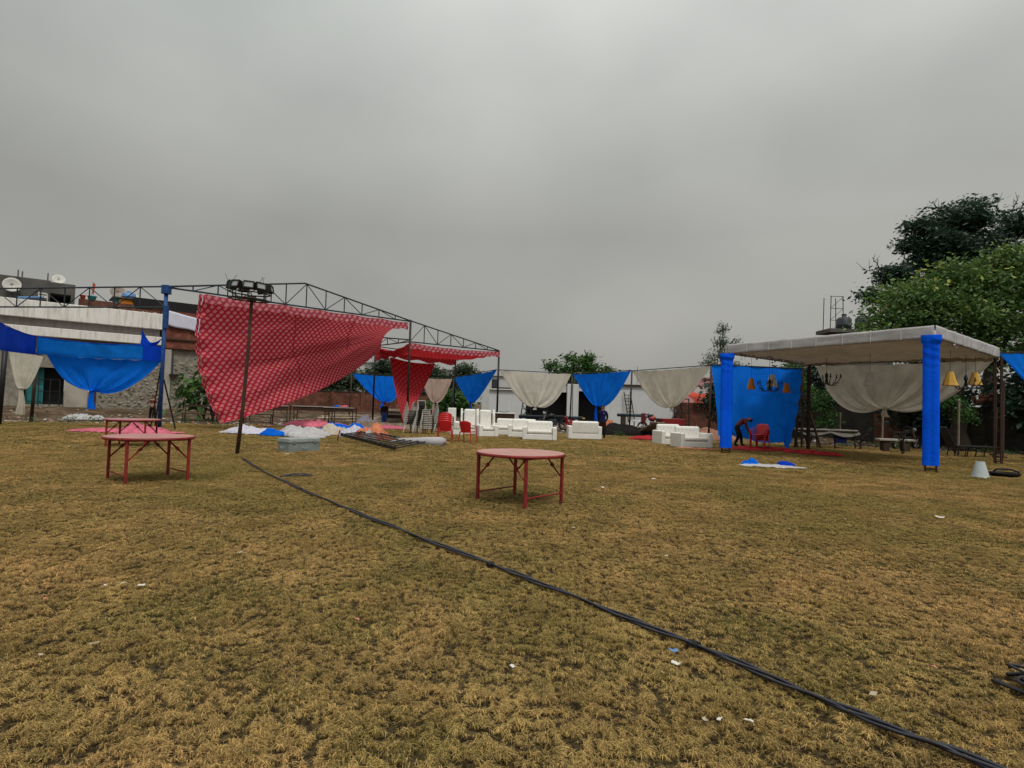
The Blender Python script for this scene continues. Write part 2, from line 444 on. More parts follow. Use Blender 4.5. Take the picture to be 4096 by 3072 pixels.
# ------------------------------------------------------------------ ground: lawn sheet to the horizon, bare earth round its edge
XB = [-60, -30, -22, -17, -8, 0, 6, 12, 19, 24, 60]
YB = [16, 23.5, 26.5, 28.5, 30.6, 31.5, 31, 28, 26.2, 22.5, 15]
FQ, FD, FN = Vector((-30.82, 34.5, 0)), Vector((0.763, 0.647, 0)), Vector((0.647, -0.763, 0))
def ground_z(x, y):
    s = (x - FQ.x) * FN.x + (y - FQ.y) * FN.y
    z = 0.0
    if x < 4:
        z += 0.45 * sstep(6.5, 1.0, s) if s < 6.5 else 0.0
    yb = float(np.interp(x, XB, YB))
    far = sstep(yb + 1.0, yb + 5.0, y)
    z += far * 0.14 * nz(x * 0.55, y * 0.55, 3)
    z += 0.010 * nz(x * 1.7, y * 1.7, 1)
    return z
def axis(lo, hi, fine_lo, fine_hi, step):
    a = list(np.arange(fine_lo, fine_hi + 1e-6, step)); q = step
    while a[-1] < hi: q *= 1.35; a.append(a[-1] + q)
    q = step
    while a[0] > lo: q *= 1.35; a.insert(0, a[0] - q)
    return a
gx, gy = axis(-900, 900, -34, 34, 0.5), axis(-300, 1500, 0, 58, 0.5)
gv, ge, gg = [], [], []
for y in gy:
    for x in gx:
        gv.append((x, y, ground_z(x, y)))
        yb = float(np.interp(x, XB, YB)) + 1.6 * nz(x * 0.35, y * 0.35, 9) + 0.7 * nz(x * 1.3, y * 1.3, 4)
        ge.append(sstep(yb - 0.8, yb + 1.0, y))
        gg.append(sstep(yb - 6.5, yb - 2.5, y) * (1 - sstep(yb + 2, yb + 5, y)))
nx = len(gx)
gf = [(j * nx + i, j * nx + i + 1, (j + 1) * nx + i + 1, (j + 1) * nx + i) for j in range(len(gy) - 1) for i in range(nx - 1)]
me = bpy.data.meshes.new('lawn'); me.from_pydata(gv, [], gf)
for nm_, ar in (('earth', ge), ('green', gg)):
    at_ = me.attributes.new(nm_, 'FLOAT', 'POINT'); at_.data.foreach_set('value', ar)
me.polygons.foreach_set('use_smooth', [True] * len(me.polygons))
def lawn_colour(t, p):
    """tan, brown and olive patches of a half-dry lawn, by place"""
    big = t.ramp(t.noise(0.30, 6, 0.66, p, 0.4), [(0.38, (0, 0, 0)), (0.60, (1, 1, 1))])
    mid = t.ramp(t.noise(1.9, 4, 0.6, p, 0.4), [(0.38, (0, 0, 0)), (0.66, (1, 1, 1))])
    k = t.mix(big, (0.445, 0.318, 0.150), (0.305, 0.25, 0.098))
    return t.mix(t.math('MULTIPLY', mid, 0.6), k, (0.165, 0.125, 0.047))
t = NT('lawn'); p = t.pos()
k = lawn_colour(t, p)
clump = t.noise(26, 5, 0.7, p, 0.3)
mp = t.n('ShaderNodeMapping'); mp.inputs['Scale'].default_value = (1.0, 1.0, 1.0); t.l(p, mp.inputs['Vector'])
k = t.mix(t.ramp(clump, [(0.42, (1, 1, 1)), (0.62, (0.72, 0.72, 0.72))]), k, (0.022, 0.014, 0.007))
gre = t.n('ShaderNodeAttribute', attribute_name='green').outputs['Fac']
k = t.mix(t.math('MULTIPLY', gre, t.ramp(t.noise(1.1, 4, 0.6, p), [(0.38, (0, 0, 0)), (0.6, (1, 1, 1))])), k, (0.085, 0.095, 0.022))
ea = t.n('ShaderNodeAttribute', attribute_name='earth').outputs['Fac']
soil = t.ramp(t.noise(0.9, 7, 0.7, p, 0.6), [(0.3, (0.035, 0.024, 0.015)), (0.5, (0.085, 0.058, 0.036)), (0.62, (0.15, 0.11, 0.072)), (0.8, (0.05, 0.052, 0.02))])
k = t.mix(ea, k, soil)
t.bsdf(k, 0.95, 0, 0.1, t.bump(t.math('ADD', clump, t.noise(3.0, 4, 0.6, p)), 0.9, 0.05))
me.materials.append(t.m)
lawn = bpy.data.objects.new('lawn', me); COL.objects.link(lawn); tag(lawn, kind='structure')

# grass blades: turf tiles, instanced over the lawn as one mass
def turf_tile(name, size, n, lo, hi, width, seed, cf=36, relief=0.016):
    rg = np.random.default_rng(seed)
    v, f, c = [], [], []
    i = 0
    while i < n:
        x, y = rg.uniform(-size / 2, size / 2, 2)
        cl = noise.noise(Vector((x * cf * 0.33 + seed * 7.3, y * cf * 0.33, seed)))
        cl2 = noise.noise(Vector((x * cf + seed * 3.1, y * cf, seed + 5)))
        cl3 = noise.noise(Vector((x * cf * 0.15 + seed * 1.7, y * cf * 0.15, seed + 11)))
        if 0.75 * cl + cl2 + 0.5 * cl3 < rg.uniform(0.02, 0.20): continue
        i += 1
        h = rg.uniform(lo, hi) * (0.85 + 0.5 * cl + 0.6 * cl2); zb = relief * (cl + 0.3 + 1.3 * cl3)
        a = rg.uniform(0, 2 * PI) if rg.random() > 0.45 else 2.2 + 3.0 * cl2 + rg.normal(0, 0.5)
        lean = rg.uniform(0.5, 1.75)
        dx, dy = math.cos(a), math.sin(a)
        w = width * rg.uniform(0.6, 1.3)
        px, py = -dy * w, dx * w
        b = len(v)
        m1 = h * 0.55 * lean * 0.5; m2 = h * lean
        z1 = h * 0.62; z2 = h * max(0.12, 1.0 - 0.52 * lean)
        v += [(x - px, y - py, zb - 0.02), (x + px, y + py, zb - 0.02),
              (x + dx * m1 + px * 0.8, y + dy * m1 + py * 0.8, zb + z1), (x + dx * m1 - px * 0.8, y + dy * m1 - py * 0.8, zb + z1),
              (x + dx * m2, y + dy * m2, zb + z2)]
        f += [(b, b + 1, b + 2, b + 3), (b + 3, b + 2, b + 4)]
        c += [min(1, max(0, 0.5 + 0.55 * cl2 + 0.3 * cl + rg.normal(0, 0.2)))] * 5
    me = bpy.data.meshes.new(name); me.from_pydata(v, [], f)
    at_ = me.attributes.new('rnd', 'FLOAT', 'POINT'); at_.data.foreach_set('value', c)
    return me
t = NT('grass_blade'); p = t.pos()
k = lawn_colour(t, p)
rn = t.n('ShaderNodeAttribute', attribute_name='rnd').outputs['Fac']
k2 = t.ramp(rn, [(0.0, (0.28, 0.24, 0.18)), (0.35, (0.75, 0.68, 0.6)), (0.7, (1.25, 1.15, 1.0)), (1.0, (1.9, 1.75, 1.5))])
k = t.mix(1.0, k, k2, 'MULTIPLY')
gsel = t.math('MULTIPLY', t.ramp(t.noise(0.8, 5, 0.65, p, 0.5), [(0.48, (0, 0, 0)), (0.64, (1, 1, 1))]), t.math('LESS_THAN', rn, 0.75))
k = t.mix(t.math('MULTIPLY', gsel, 0.7), k, (0.095, 0.105, 0.024))
t.bsdf(k, 0.7, 0, 0.15, None, 0.3)
tiles_col = bpy.data.collections.new('turf_tiles')
for q in range(5):
    m_ = turf_tile('turf_%d' % q, 0.52, 6400, 0.010, 0.027, 0.0022, q + 1, 50, 0.013); m_.materials.append(t.m)
    tiles_col.objects.link(bpy.data.objects.new('turf', m_))
far_col = bpy.data.collections.new('turf_tiles_far')
for q in range(4):
    m_ = turf_tile('turf_far_%d' % q, 1.3, 8500, 0.016, 0.045, 0.0055, q + 21, 22, 0.016); m_.materials.append(t.m)
    far_col.objects.link(bpy.data.objects.new('turf_far', m_))
def turf(name, pts, coll):
    me = bpy.data.meshes.new(name); me.from_pydata(pts, [], [])
    o = bpy.data.objects.new(name, me); COL.objects.link(o)
    g = bpy.data.node_groups.new(name, 'GeometryNodeTree')
    g.interface.new_socket('Geometry', in_out='INPUT', socket_type='NodeSocketGeometry')
    g.interface.new_socket('Geometry', in_out='OUTPUT', socket_type='NodeSocketGeometry')
    n = g.nodes; L = g.links.new
    gi, go = n.new('NodeGroupInput'), n.new('NodeGroupOutput')
    ci = n.new('GeometryNodeCollectionInfo'); ci.inputs['Collection'].default_value = coll
    ci.inputs['Separate Children'].default_value = True; ci.inputs['Reset Children'].default_value = True
    ip = n.new('GeometryNodeInstanceOnPoints'); ip.inputs['Pick Instance'].default_value = True
    rv = n.new('FunctionNodeRandomValue'); rv.data_type = 'INT'
    rv.inputs[4].default_value = 0; rv.inputs[5].default_value = 3
    mu = n.new('ShaderNodeMath'); mu.operation = 'MULTIPLY'; mu.inputs[1].default_value = PI / 2
    cx = n.new('ShaderNodeCombineXYZ'); L(rv.outputs[2], mu.inputs[0]); L(mu.outputs[0], cx.inputs[2])
    rs = n.new('FunctionNodeRandomValue'); rs.data_type = 'FLOAT_VECTOR'
    rs.inputs[0].default_value = (1.0, 1.0, 0.8); rs.inputs[1].default_value = (1.0, 1.0, 1.2); rs.inputs['Seed'].default_value = 5
    L(gi.outputs[0], ip.inputs['Points']); L(ci.outputs[0], ip.inputs['Instance'])
    L(cx.outputs[0], ip.inputs['Rotation']); L(rs.outputs[0], ip.inputs['Scale'])
    L(ip.outputs[0], go.inputs[0])
    md = o.modifiers.new('turf', 'NODES'); md.node_group = g
    return o
rg = np.random.default_rng(3)
near, far = [], []
yy = 1.3
while yy < 15.5:
    hw = yy * 0.97 + 2.0
    for xx in np.arange(-math.ceil(hw), hw, 0.5):
        x, y = xx, yy
        near.append((x, y, ground_z(x, y)))
    yy += 0.5
yy = 15.2
while yy < 31:
    hw = yy * 0.97 + 1.0
    for xx in np.arange(-math.ceil(hw / 1.25) * 1.25, hw, 1.25):
        x, y = xx, yy
        if y < float(np.interp(x, XB, YB)) + 0.4 + 1.2 * nz(x * 0.35, y * 0.35, 9): far.append((x, y, ground_z(x, y)))
    yy += 1.25
tag(turf('grass', near, tiles_col), 'short half-dry tan and olive grass of the near lawn', 'grass', kind='stuff')
tag(turf('grass', far, far_col), 'short half-dry grass of the far part of the lawn', 'grass', kind='stuff')

# ------------------------------------------------------------------ trees
def crown_mesh(name, blobs, nleaf, leaf, seed, mat_, droop=0.2, aspect=2.0, shell=0.55, tilt=0.9, per=26, spr=1.25):
    """leaf quads spread through blob volumes; each blob = (centre, radii, weight)"""
    rg = np.random.default_rng(seed)
    W = np.array([b[2] for b in blobs], float); W /= W.sum()
    v, f, c = [], [], []
    for bi, b in enumerate(blobs):
        n = int(nleaf * W[bi])
        C_, Rr = np.array(b[0]), np.array(b[1])
        # each blob is a set of leaf sprays: clumps with gaps between
        nsp = max(4, n // per)
        for s in range(nsp):
            d = rg.normal(size=3); d /= np.linalg.norm(d)
            if d[2] < -0.45: d[2] *= 0.4
            rr = rg.uniform(shell, 1.0) ** 0.7 * (0.85 + 0.35 * noise.noise(Vector(d * 2.1 + seed + bi)))
            sp = C_ + d * Rr * rr
            tone = rg.uniform(-0.22, 0.22) + 0.28 * d[2]  # random tone, with upper sprays painted lighter as if lit from above
            for q in range(n // nsp):
                p = sp + rg.normal(size=3) * leaf * np.array([spr, spr, spr * 0.62])
                a = rg.uniform(0, 2 * PI); e = rg.normal(-droop, 0.45)
                ax = np.array([math.cos(a) * math.cos(e), math.sin(a) * math.cos(e), math.sin(e)])
                side = np.cross(ax, rg.normal(size=3) * tilt + np.array([0, 0, 1.0])); side /= np.linalg.norm(side) + 1e-9
                l = leaf * rg.choice([0.5, 0.75, 1.0, 1.35]) * rg.uniform(0.85, 1.15); w = l / aspect
                i = len(v)
                v += [tuple(p), tuple(p + ax * l * 0.5 + side * w * 0.5), tuple(p + ax * l), tuple(p + ax * l * 0.5 - side * w * 0.5)]
                f.append((i, i + 1, i + 2, i + 3))
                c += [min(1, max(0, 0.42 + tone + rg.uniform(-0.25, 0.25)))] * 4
    me = bpy.data.meshes.new(name); me.from_pydata(v, [], f)
    at_ = me.attributes.new('rnd', 'FLOAT', 'POINT'); at_.data.foreach_set('value', c)
    me.materials.append(mat_)
    return me
def limb(a, b, r0, r1, seed, wob=0.12, n=7):
    m = MB(); a, b = Vector(a), Vector(b); L = (b - a).length
    pts = [lerp(a, b, i / n) + Vector((nz(i * 0.7, seed), nz(i * 0.7, seed + 9), nz(i * 0.7, seed + 4) * 0.5)) * L * wob * math.sin(PI * i / n) for i in range(n + 1)]
    m.tube(pts, [r0 + (r1 - r0) * i / n for i in range(n + 1)], 7)
    return m
def tree(name, label, base, fork, blobs, nleaf, leaf, lm, seed, r0=0.3, twigs=(), group=None, **kw):
    t_ = thing(name, label, 'tree', base, 0, group)
    bz = Vector(base)
    limb((0, 0, -0.2), Vector(fork) - bz, r0, r0 * 0.6, seed, 0.06).build('trunk', M['bark'], t_, True)
    for i, b in enumerate(blobs):
        if r0 > 0.1 and b[2] >= 0.5:
            limb(Vector(fork) - bz, Vector(b[0]) - bz, r0 * 0.42, 0.03, seed + i * 3.3, 0.16).build('limb', M['bark'], t_, True)
    for i, (a, b) in enumerate(twigs):
        a, b = Vector(a) - bz, Vector(b) - bz
        m = limb(a, b, 0.035, 0.010, seed + i, 0.25)
        mid = lerp(a, b, 0.6)
        for s in range(4):
            dr = Vector((nz(s * 3.1, seed + i), nz(s * 2.3, seed + i + 5), abs(nz(s * 1.7, seed + i + 8)) + 0.2)).normalized() * (b - a).length * 0.4
            st = lerp(a, b, 0.4 + 0.15 * s); m.tube([st, st + dr * 0.6, st + dr + Vector((0, 0, 0.05))], [0.016, 0.011, 0.006], 5)
        m.build('bare_branch', M['bark'], t_, True)
    bl = [(tuple(Vector(b[0]) - bz), b[1], b[2]) for b in blobs]
    cr = bpy.data.objects.new('crown', crown_mesh('crown', bl, nleaf, leaf, seed, lm, **kw)); COL.objects.link(cr); cr.parent = t_; cr['kind'] = 'stuff'
    return t_
# big dark tree at the right edge
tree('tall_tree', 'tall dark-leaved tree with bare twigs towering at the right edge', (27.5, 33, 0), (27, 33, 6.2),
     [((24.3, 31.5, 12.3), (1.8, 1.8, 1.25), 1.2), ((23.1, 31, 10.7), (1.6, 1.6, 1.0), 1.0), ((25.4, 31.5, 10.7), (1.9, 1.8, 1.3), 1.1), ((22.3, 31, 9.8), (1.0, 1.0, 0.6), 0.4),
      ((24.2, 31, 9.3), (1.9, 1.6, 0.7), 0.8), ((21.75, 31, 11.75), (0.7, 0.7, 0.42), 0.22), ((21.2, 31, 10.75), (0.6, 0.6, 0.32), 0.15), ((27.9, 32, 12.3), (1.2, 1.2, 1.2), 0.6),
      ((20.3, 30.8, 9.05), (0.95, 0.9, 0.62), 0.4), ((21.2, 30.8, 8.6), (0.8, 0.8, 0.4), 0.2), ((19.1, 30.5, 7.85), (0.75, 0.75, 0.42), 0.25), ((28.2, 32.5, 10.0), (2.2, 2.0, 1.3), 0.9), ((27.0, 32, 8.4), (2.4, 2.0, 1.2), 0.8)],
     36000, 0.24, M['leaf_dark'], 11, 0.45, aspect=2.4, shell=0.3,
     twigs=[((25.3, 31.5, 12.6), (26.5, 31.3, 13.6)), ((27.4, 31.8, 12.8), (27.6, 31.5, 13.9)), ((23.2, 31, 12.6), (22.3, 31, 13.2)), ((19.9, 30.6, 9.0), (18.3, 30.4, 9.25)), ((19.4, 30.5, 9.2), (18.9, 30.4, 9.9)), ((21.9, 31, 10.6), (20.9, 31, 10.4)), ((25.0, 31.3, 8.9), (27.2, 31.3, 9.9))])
# broad light-green tree in front of it
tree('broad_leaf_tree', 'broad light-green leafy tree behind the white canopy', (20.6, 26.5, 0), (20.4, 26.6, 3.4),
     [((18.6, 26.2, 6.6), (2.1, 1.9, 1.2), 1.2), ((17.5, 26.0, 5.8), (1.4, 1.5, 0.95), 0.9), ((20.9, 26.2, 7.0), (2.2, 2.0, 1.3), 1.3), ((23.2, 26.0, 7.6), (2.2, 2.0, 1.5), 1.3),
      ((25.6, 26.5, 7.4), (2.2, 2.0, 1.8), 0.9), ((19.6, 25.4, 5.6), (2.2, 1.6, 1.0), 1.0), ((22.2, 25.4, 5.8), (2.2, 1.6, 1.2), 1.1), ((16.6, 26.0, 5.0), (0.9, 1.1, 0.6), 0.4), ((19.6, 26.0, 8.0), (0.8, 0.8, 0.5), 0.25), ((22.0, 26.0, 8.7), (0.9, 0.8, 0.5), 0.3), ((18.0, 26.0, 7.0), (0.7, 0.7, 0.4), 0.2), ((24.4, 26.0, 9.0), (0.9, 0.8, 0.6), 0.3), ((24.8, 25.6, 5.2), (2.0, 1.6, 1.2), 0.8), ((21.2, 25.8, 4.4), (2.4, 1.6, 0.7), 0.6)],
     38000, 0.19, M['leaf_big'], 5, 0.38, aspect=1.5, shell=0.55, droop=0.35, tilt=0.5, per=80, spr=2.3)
tree('round_tree', 'round deep-green tree rising behind the white drape', (6.8, 61, 0), (6.8, 61, 3.2),
     [((5.0, 60, 5.0), (1.6, 1.5, 1.1), 1), ((6.9, 60, 5.7), (1.9, 1.6, 1.2), 1.2), ((8.7, 60, 5.1), (1.6, 1.5, 1.1), 1), ((6.5, 59.5, 4.4), (2.6, 1.5, 0.9), 1), ((4.0, 60, 5.6), (0.6, 0.6, 0.5), 0.3), ((7.9, 60, 6.5), (0.7, 0.6, 0.45), 0.3), ((5.9, 60, 6.5), (0.6, 0.6, 0.4), 0.25), ((9.9, 60, 5.3), (0.6, 0.6, 0.5), 0.3)], 6500, 0.27, M['leaf_mid'], 31, 0.22, aspect=1.7)
tree('poplar_tree', 'slender pale-green tree behind the blue-wrapped canopy post', (16.6, 46, 0), (16.5, 46, 4.0),
     [((16.5, 45.5, 7.9), (0.45, 0.45, 0.75), 0.6), ((16.4, 45.5, 6.9), (0.7, 0.7, 0.7), 1), ((16.2, 45.5, 6.0), (1.0, 0.9, 0.6), 1), ((17.5, 45.5, 6.6), (0.4, 0.4, 0.9), 0.5), ((15.6, 45.5, 5.2), (1.0, 0.9, 0.5), 0.9), ((17.3, 45.5, 5.2), (0.9, 0.9, 0.5), 0.7)],
     3200, 0.17, M['leaf_olive'], 33, 0.12, aspect=3.0, droop=0.6, shell=0.2)
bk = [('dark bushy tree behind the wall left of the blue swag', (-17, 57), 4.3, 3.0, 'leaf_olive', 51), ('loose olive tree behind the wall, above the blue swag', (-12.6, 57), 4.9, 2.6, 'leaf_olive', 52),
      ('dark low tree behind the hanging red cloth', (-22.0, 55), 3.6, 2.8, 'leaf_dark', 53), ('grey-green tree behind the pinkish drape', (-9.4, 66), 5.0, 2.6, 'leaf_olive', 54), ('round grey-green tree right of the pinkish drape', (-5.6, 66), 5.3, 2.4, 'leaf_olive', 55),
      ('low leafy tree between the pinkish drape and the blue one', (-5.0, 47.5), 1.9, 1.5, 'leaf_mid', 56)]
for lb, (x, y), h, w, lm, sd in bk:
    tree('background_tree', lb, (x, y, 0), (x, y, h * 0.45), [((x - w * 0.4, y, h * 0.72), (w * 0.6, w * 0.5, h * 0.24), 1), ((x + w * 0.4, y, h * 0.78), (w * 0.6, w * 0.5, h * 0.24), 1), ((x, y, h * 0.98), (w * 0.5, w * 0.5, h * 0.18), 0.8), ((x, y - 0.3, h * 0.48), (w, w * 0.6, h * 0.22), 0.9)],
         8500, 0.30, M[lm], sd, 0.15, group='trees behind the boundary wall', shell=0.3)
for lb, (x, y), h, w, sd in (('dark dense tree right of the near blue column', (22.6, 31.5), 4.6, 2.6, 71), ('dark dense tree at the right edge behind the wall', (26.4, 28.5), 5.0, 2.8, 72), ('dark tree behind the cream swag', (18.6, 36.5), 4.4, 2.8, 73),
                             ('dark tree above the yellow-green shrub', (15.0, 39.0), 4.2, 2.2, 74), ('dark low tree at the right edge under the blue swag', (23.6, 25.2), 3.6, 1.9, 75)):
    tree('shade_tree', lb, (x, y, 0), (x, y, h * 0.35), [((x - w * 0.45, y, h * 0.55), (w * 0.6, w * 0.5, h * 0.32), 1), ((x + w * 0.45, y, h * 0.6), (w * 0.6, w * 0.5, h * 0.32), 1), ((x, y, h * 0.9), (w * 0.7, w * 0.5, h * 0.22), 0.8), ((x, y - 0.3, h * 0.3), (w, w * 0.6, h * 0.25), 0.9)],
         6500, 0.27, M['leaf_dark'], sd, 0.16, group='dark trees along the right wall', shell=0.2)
# shrubs
def shrub(name, label, base, blobs, nleaf, leaf, lm, seed, cat='bush', stems=5, **kw):
    t_ = thing(name, label, cat, base)
    for i in range(stems):
        b = blobs[i % len(blobs)]
        limb((nz(i, seed) * 0.15, nz(i, seed + 3) * 0.15, -0.05), Vector(b[0]) - Vector(base), 0.03, 0.01, seed + i, 0.2, 5).build('stem', M['bark'], t_, True)
    bl = [(tuple(Vector(b[0]) - Vector(base)), b[1], b[2]) for b in blobs]
    cr = bpy.data.objects.new('foliage', crown_mesh('foliage', bl, nleaf, leaf, seed, lm, **kw)); COL.objects.link(cr); cr.parent = t_; cr['kind'] = 'stuff'
shrub('banana_clump', 'dark green broad-leaved clump beside the stone wall', (-18.2, 34.4, 0.1), [((-18.2, 34.3, 1.6), (0.7, 0.6, 0.6), 1), ((-17.8, 34.2, 2.2), (0.7, 0.6, 0.5), 1), ((-18.6, 34.3, 1.0), (0.6, 0.5, 0.5), 0.7)], 420, 0.55, M['leaf_mid'], 61, aspect=2.6, droop=0.5)
shrub('garden_shrub', 'tall yellow-green shrub between the blue panel and cream drape', (14.1, 27.5, 0), [((13.6, 27.3, 2.7), (0.85, 0.7, 0.8), 1), ((14.4, 27.2, 2.0), (0.9, 0.7, 0.8), 1), ((14.6, 27.1, 1.2), (0.8, 0.6, 0.6), 0.8), ((13.3, 27.6, 3.6), (0.8, 0.7, 0.6), 0.8)], 3400, 0.13, M['leaf_mid'], 62, aspect=1.8, shell=0.2)
shrub('dark_shrub', 'dark shrub under the right end of the cream drape', (18.7, 24.4, 0), [((18.4, 24.2, 2.2), (0.6, 0.6, 0.5), 1), ((18.9, 24.3, 1.6), (0.6, 0.6, 0.5), 0.8)], 1500, 0.12, M['leaf_mid'], 63, shell=0.2)
for i, (x, y, h, lb) in enumerate([(15.5, 22.9, 1.3, 'small leafless sapling in front of the cream drape'), (15.2, 25.2, 0.9, 'low bare twiggy plant by the tarpaulin-covered table')]):
    t_ = thing('sapling', lb, 'plant', (x, y, 0))
    limb((0, 0, -0.05), (0.05, 0, h * 0.6), 0.05, 0.03, i + 70).build('trunk', M['bark'], t_, True)
    for s in range(7):
        a = s * 0.9 + i; limb((0.02, 0, h * (0.15 + 0.06 * s)), (math.cos(a) * 0.5, math.sin(a) * 0.35, h * (0.55 + 0.08 * s)), 0.022, 0.006, s + i * 9, 0.3).build('branch', M['bark'], t_, True)

# ------------------------------------------------------------------ concrete house on the left (local x along its front, y into it)
FRZ = math.atan2(FD.y, FD.x)
hs = thing('concrete_house', 'long whitewashed concrete house with stained parapet bands at the left', 'house', tuple(FQ), FRZ)
def fbox(m, s0, s1, y0, y1, z0, z1): return m.box(((s0 + s1) / 2, (y0 + y1) / 2, (z0 + z1) / 2), (s1 - s0, y1 - y0, z1 - z0))
fbox(MB(), -12, 8.52, 0.0, 0.28, 5.95, 7.03).build('parapet', M['whitewash'], hs, bevel=0.03)
fbox(MB(), -12, 8.45, 0.55, 7.0, 5.43, 6.9).build('upper_wall', M['greywash'], hs)
fbox(MB(), -12, 8.48, 0.02, 0.9, 4.86, 5.43).build('sunshade_ledge', M['whitewash'], hs, bevel=0.03)
m = MB()
for s0, s1, z0, z1 in ((-12, 1.35, -1, 4.85), (3.3, 8.4, 2.95, 4.85), (1.35, 3.3, 2.95, 4.85), (1.35, 3.3, -1, 0.62)): fbox(m, s0, s1, 0.6, 0.9, z0, z1)
m.build('lower_wall', M['mortar'], hs)
fbox(MB(), 1.3, 3.35, 1.6, 1.7, 0.6, 3.0).build('recess_shade', M['black'], hs)  # black backing sheet; the shade of the doorway is put into its colour
dr = fbox(MB(), 1.42, 2.3, 1.2, 1.26, 0.65, 2.9).build('door', M['teal'], hs)
fbox(MB(), 1.50, 2.2, 1.165, 1.198, 1.9, 2.75).build('panel', M['teal'], dr, bevel=0.02)
fbox(MB(), 1.50, 2.2, 1.165, 1.198, 0.8, 1.75).build('panel', M['teal'], dr, bevel=0.02)
gr = thing('steel_grille', 'black metal gate frames leaning in the teal doorway', 'gate', tuple(FQ), FRZ)
for a in (2.05, 2.62, 3.1): MB().tube([(a, 0.5, 0.55), (a, 0.75, 2.25)], 0.03, 6).build('bar', M['steel_black'], gr)
for z in (0.75, 1.45, 2.2): MB().tube([(2.05, 0.52 + z * 0.1, z), (3.1, 0.52 + z * 0.1, z)], 0.025, 6).build('bar', M['steel_black'], gr)
fbox(MB(), 3.33, 4.56, 0.45, 0.595, -0.5, 2.94).build('plaster_panel', M['plaster'], hs, bevel=0.02)
fbox(MB(), 4.62, 4.95, 0.40, 0.598, -0.5, 2.9).build('pillar', M['wood_dark'], hs, bevel=0.02)
up = MB(); fbox(up, -12, 2.35, 0.9, 5.5, 7.03, 8.5); fbox(up, 2.35, 3.62, 0.9, 5.5, 7.72, 8.42); fbox(up, 3.42, 3.62, 0.9, 5.5, 7.03, 7.72); fbox(up, 2.35, 3.42, 4.0, 4.3, 7.0, 7.72)
ub = up.build('rooftop_room', M['concrete_grey'], hs)
for x, z in ((0.75, 8.72), (0.95, 8.66), (2.2, 8.75)): MB().box((x, 1.2, z), (0.07, 0.07, 0.5)).build('rebar_stub', M['concrete_grey'], ub)
ORD = ['first', 'second', 'third', 'fourth', 'fifth', 'sixth', 'seventh', 'eighth', 'ninth', 'tenth']
# brick house beyond it
bh = thing('brick_house', 'red brick and rubble-stone house right of the blue steel post', 'house', tuple(FQ), FRZ)
fbox(MB(), 8.56, 14.4, 0.35, 6.0, 4.72, 7.35).build('brick_storey', M['brick_red'], bh)
fbox(MB(), 8.56, 14.4, 0.25, 0.349, 5.32, 5.42).build('string_course', M['wood_dark'], bh)
sw = fbox(MB(), 5.0, 14.4, 0.62, 1.2, -1, 4.7).build('stone_wall', M['mortar'], bh)
fbox(MB(), 8.78, 9.2, 0.40, 0.615, -0.5, 4.65).build('pilaster', M['plaster'], bh, bevel=0.02)
MB().tube([(9.3, 0.45, 4.3), (9.3, 0.45, 2.95)], 0.035, 6).build('drain_pipe', M['steel_dark'], bh)
MB().box((9.4, 0.40, 2.85), (0.6, 0.3, 0.14)).build('lamp_bracket', M['steel_black'], bh)
fbox(MB(), 6.9, 14.4, 1.2, 6, 7.36, 8.15).build('tin_roof', M['black'], bh)
fbox(MB(), 3.85, 8.5, 1.2, 1.5, 7.03, 7.62).build('roof_parapet', M['brick'], bh)
kb = fbox(MB(), 5.9, 7.6, 1.7, 3.6, 7.05, 8.0).build('rooftop_cabin', M['teal'], bh)
fbox(MB(), 6.1, 7.0, 1.62, 1.695, 7.5, 7.95).build('shutter', M['shade_orange'], kb)
fbox(MB(), 5.7, 7.9, 1.5, 3.8, 8.01, 8.09).build('roof_slab', M['concrete_grey'], kb)
# rubble stones of the wall face
sm = []
for q in range(5):
    m = MB(); import bmesh
    bm = bmesh.new(); bmesh.ops.create_icosphere(bm, subdivisions=1, radius=1.0)
    vs = [(v.co * (1 + 0.75 * nz(v.co.x * 1.3 + q * 5, v.co.y * 1.3, v.co.z * 1.3)))[:] for v in bm.verts]; fs = [[v.index for v in f.verts] for f in bm.faces]; bm.free()
    sm.append(MB().add(vs, fs).mesh('stone', M['stone'], False))
rs = random.Random(4); ns = 0
zz = 0.35
while zz < 4.55 and ns < 290:
    ss = 5.05 + rs.uniform(0, 0.2)
    while ss < 14.0 and ns < 290:
        w = rs.uniform(0.2, 0.42)
        if not 8.7 < ss < 9.25 and not (ss > 11.5 and zz > 3):
            inst('stone', sm[rs.randrange(5)], sw, (ss + w / 2, 0.62, zz + rs.uniform(-0.10, 0.10)), (rs.uniform(-0.2, 0.2), rs.uniform(-0.7, 0.7), rs.uniform(-0.2, 0.2)), (w * rs.uniform(0.35, 0.6), 0.03 + rs.random() * 0.06, rs.uniform(0.05, 0.16))); ns += 1
        ss += w * 1.15
    zz += 0.27
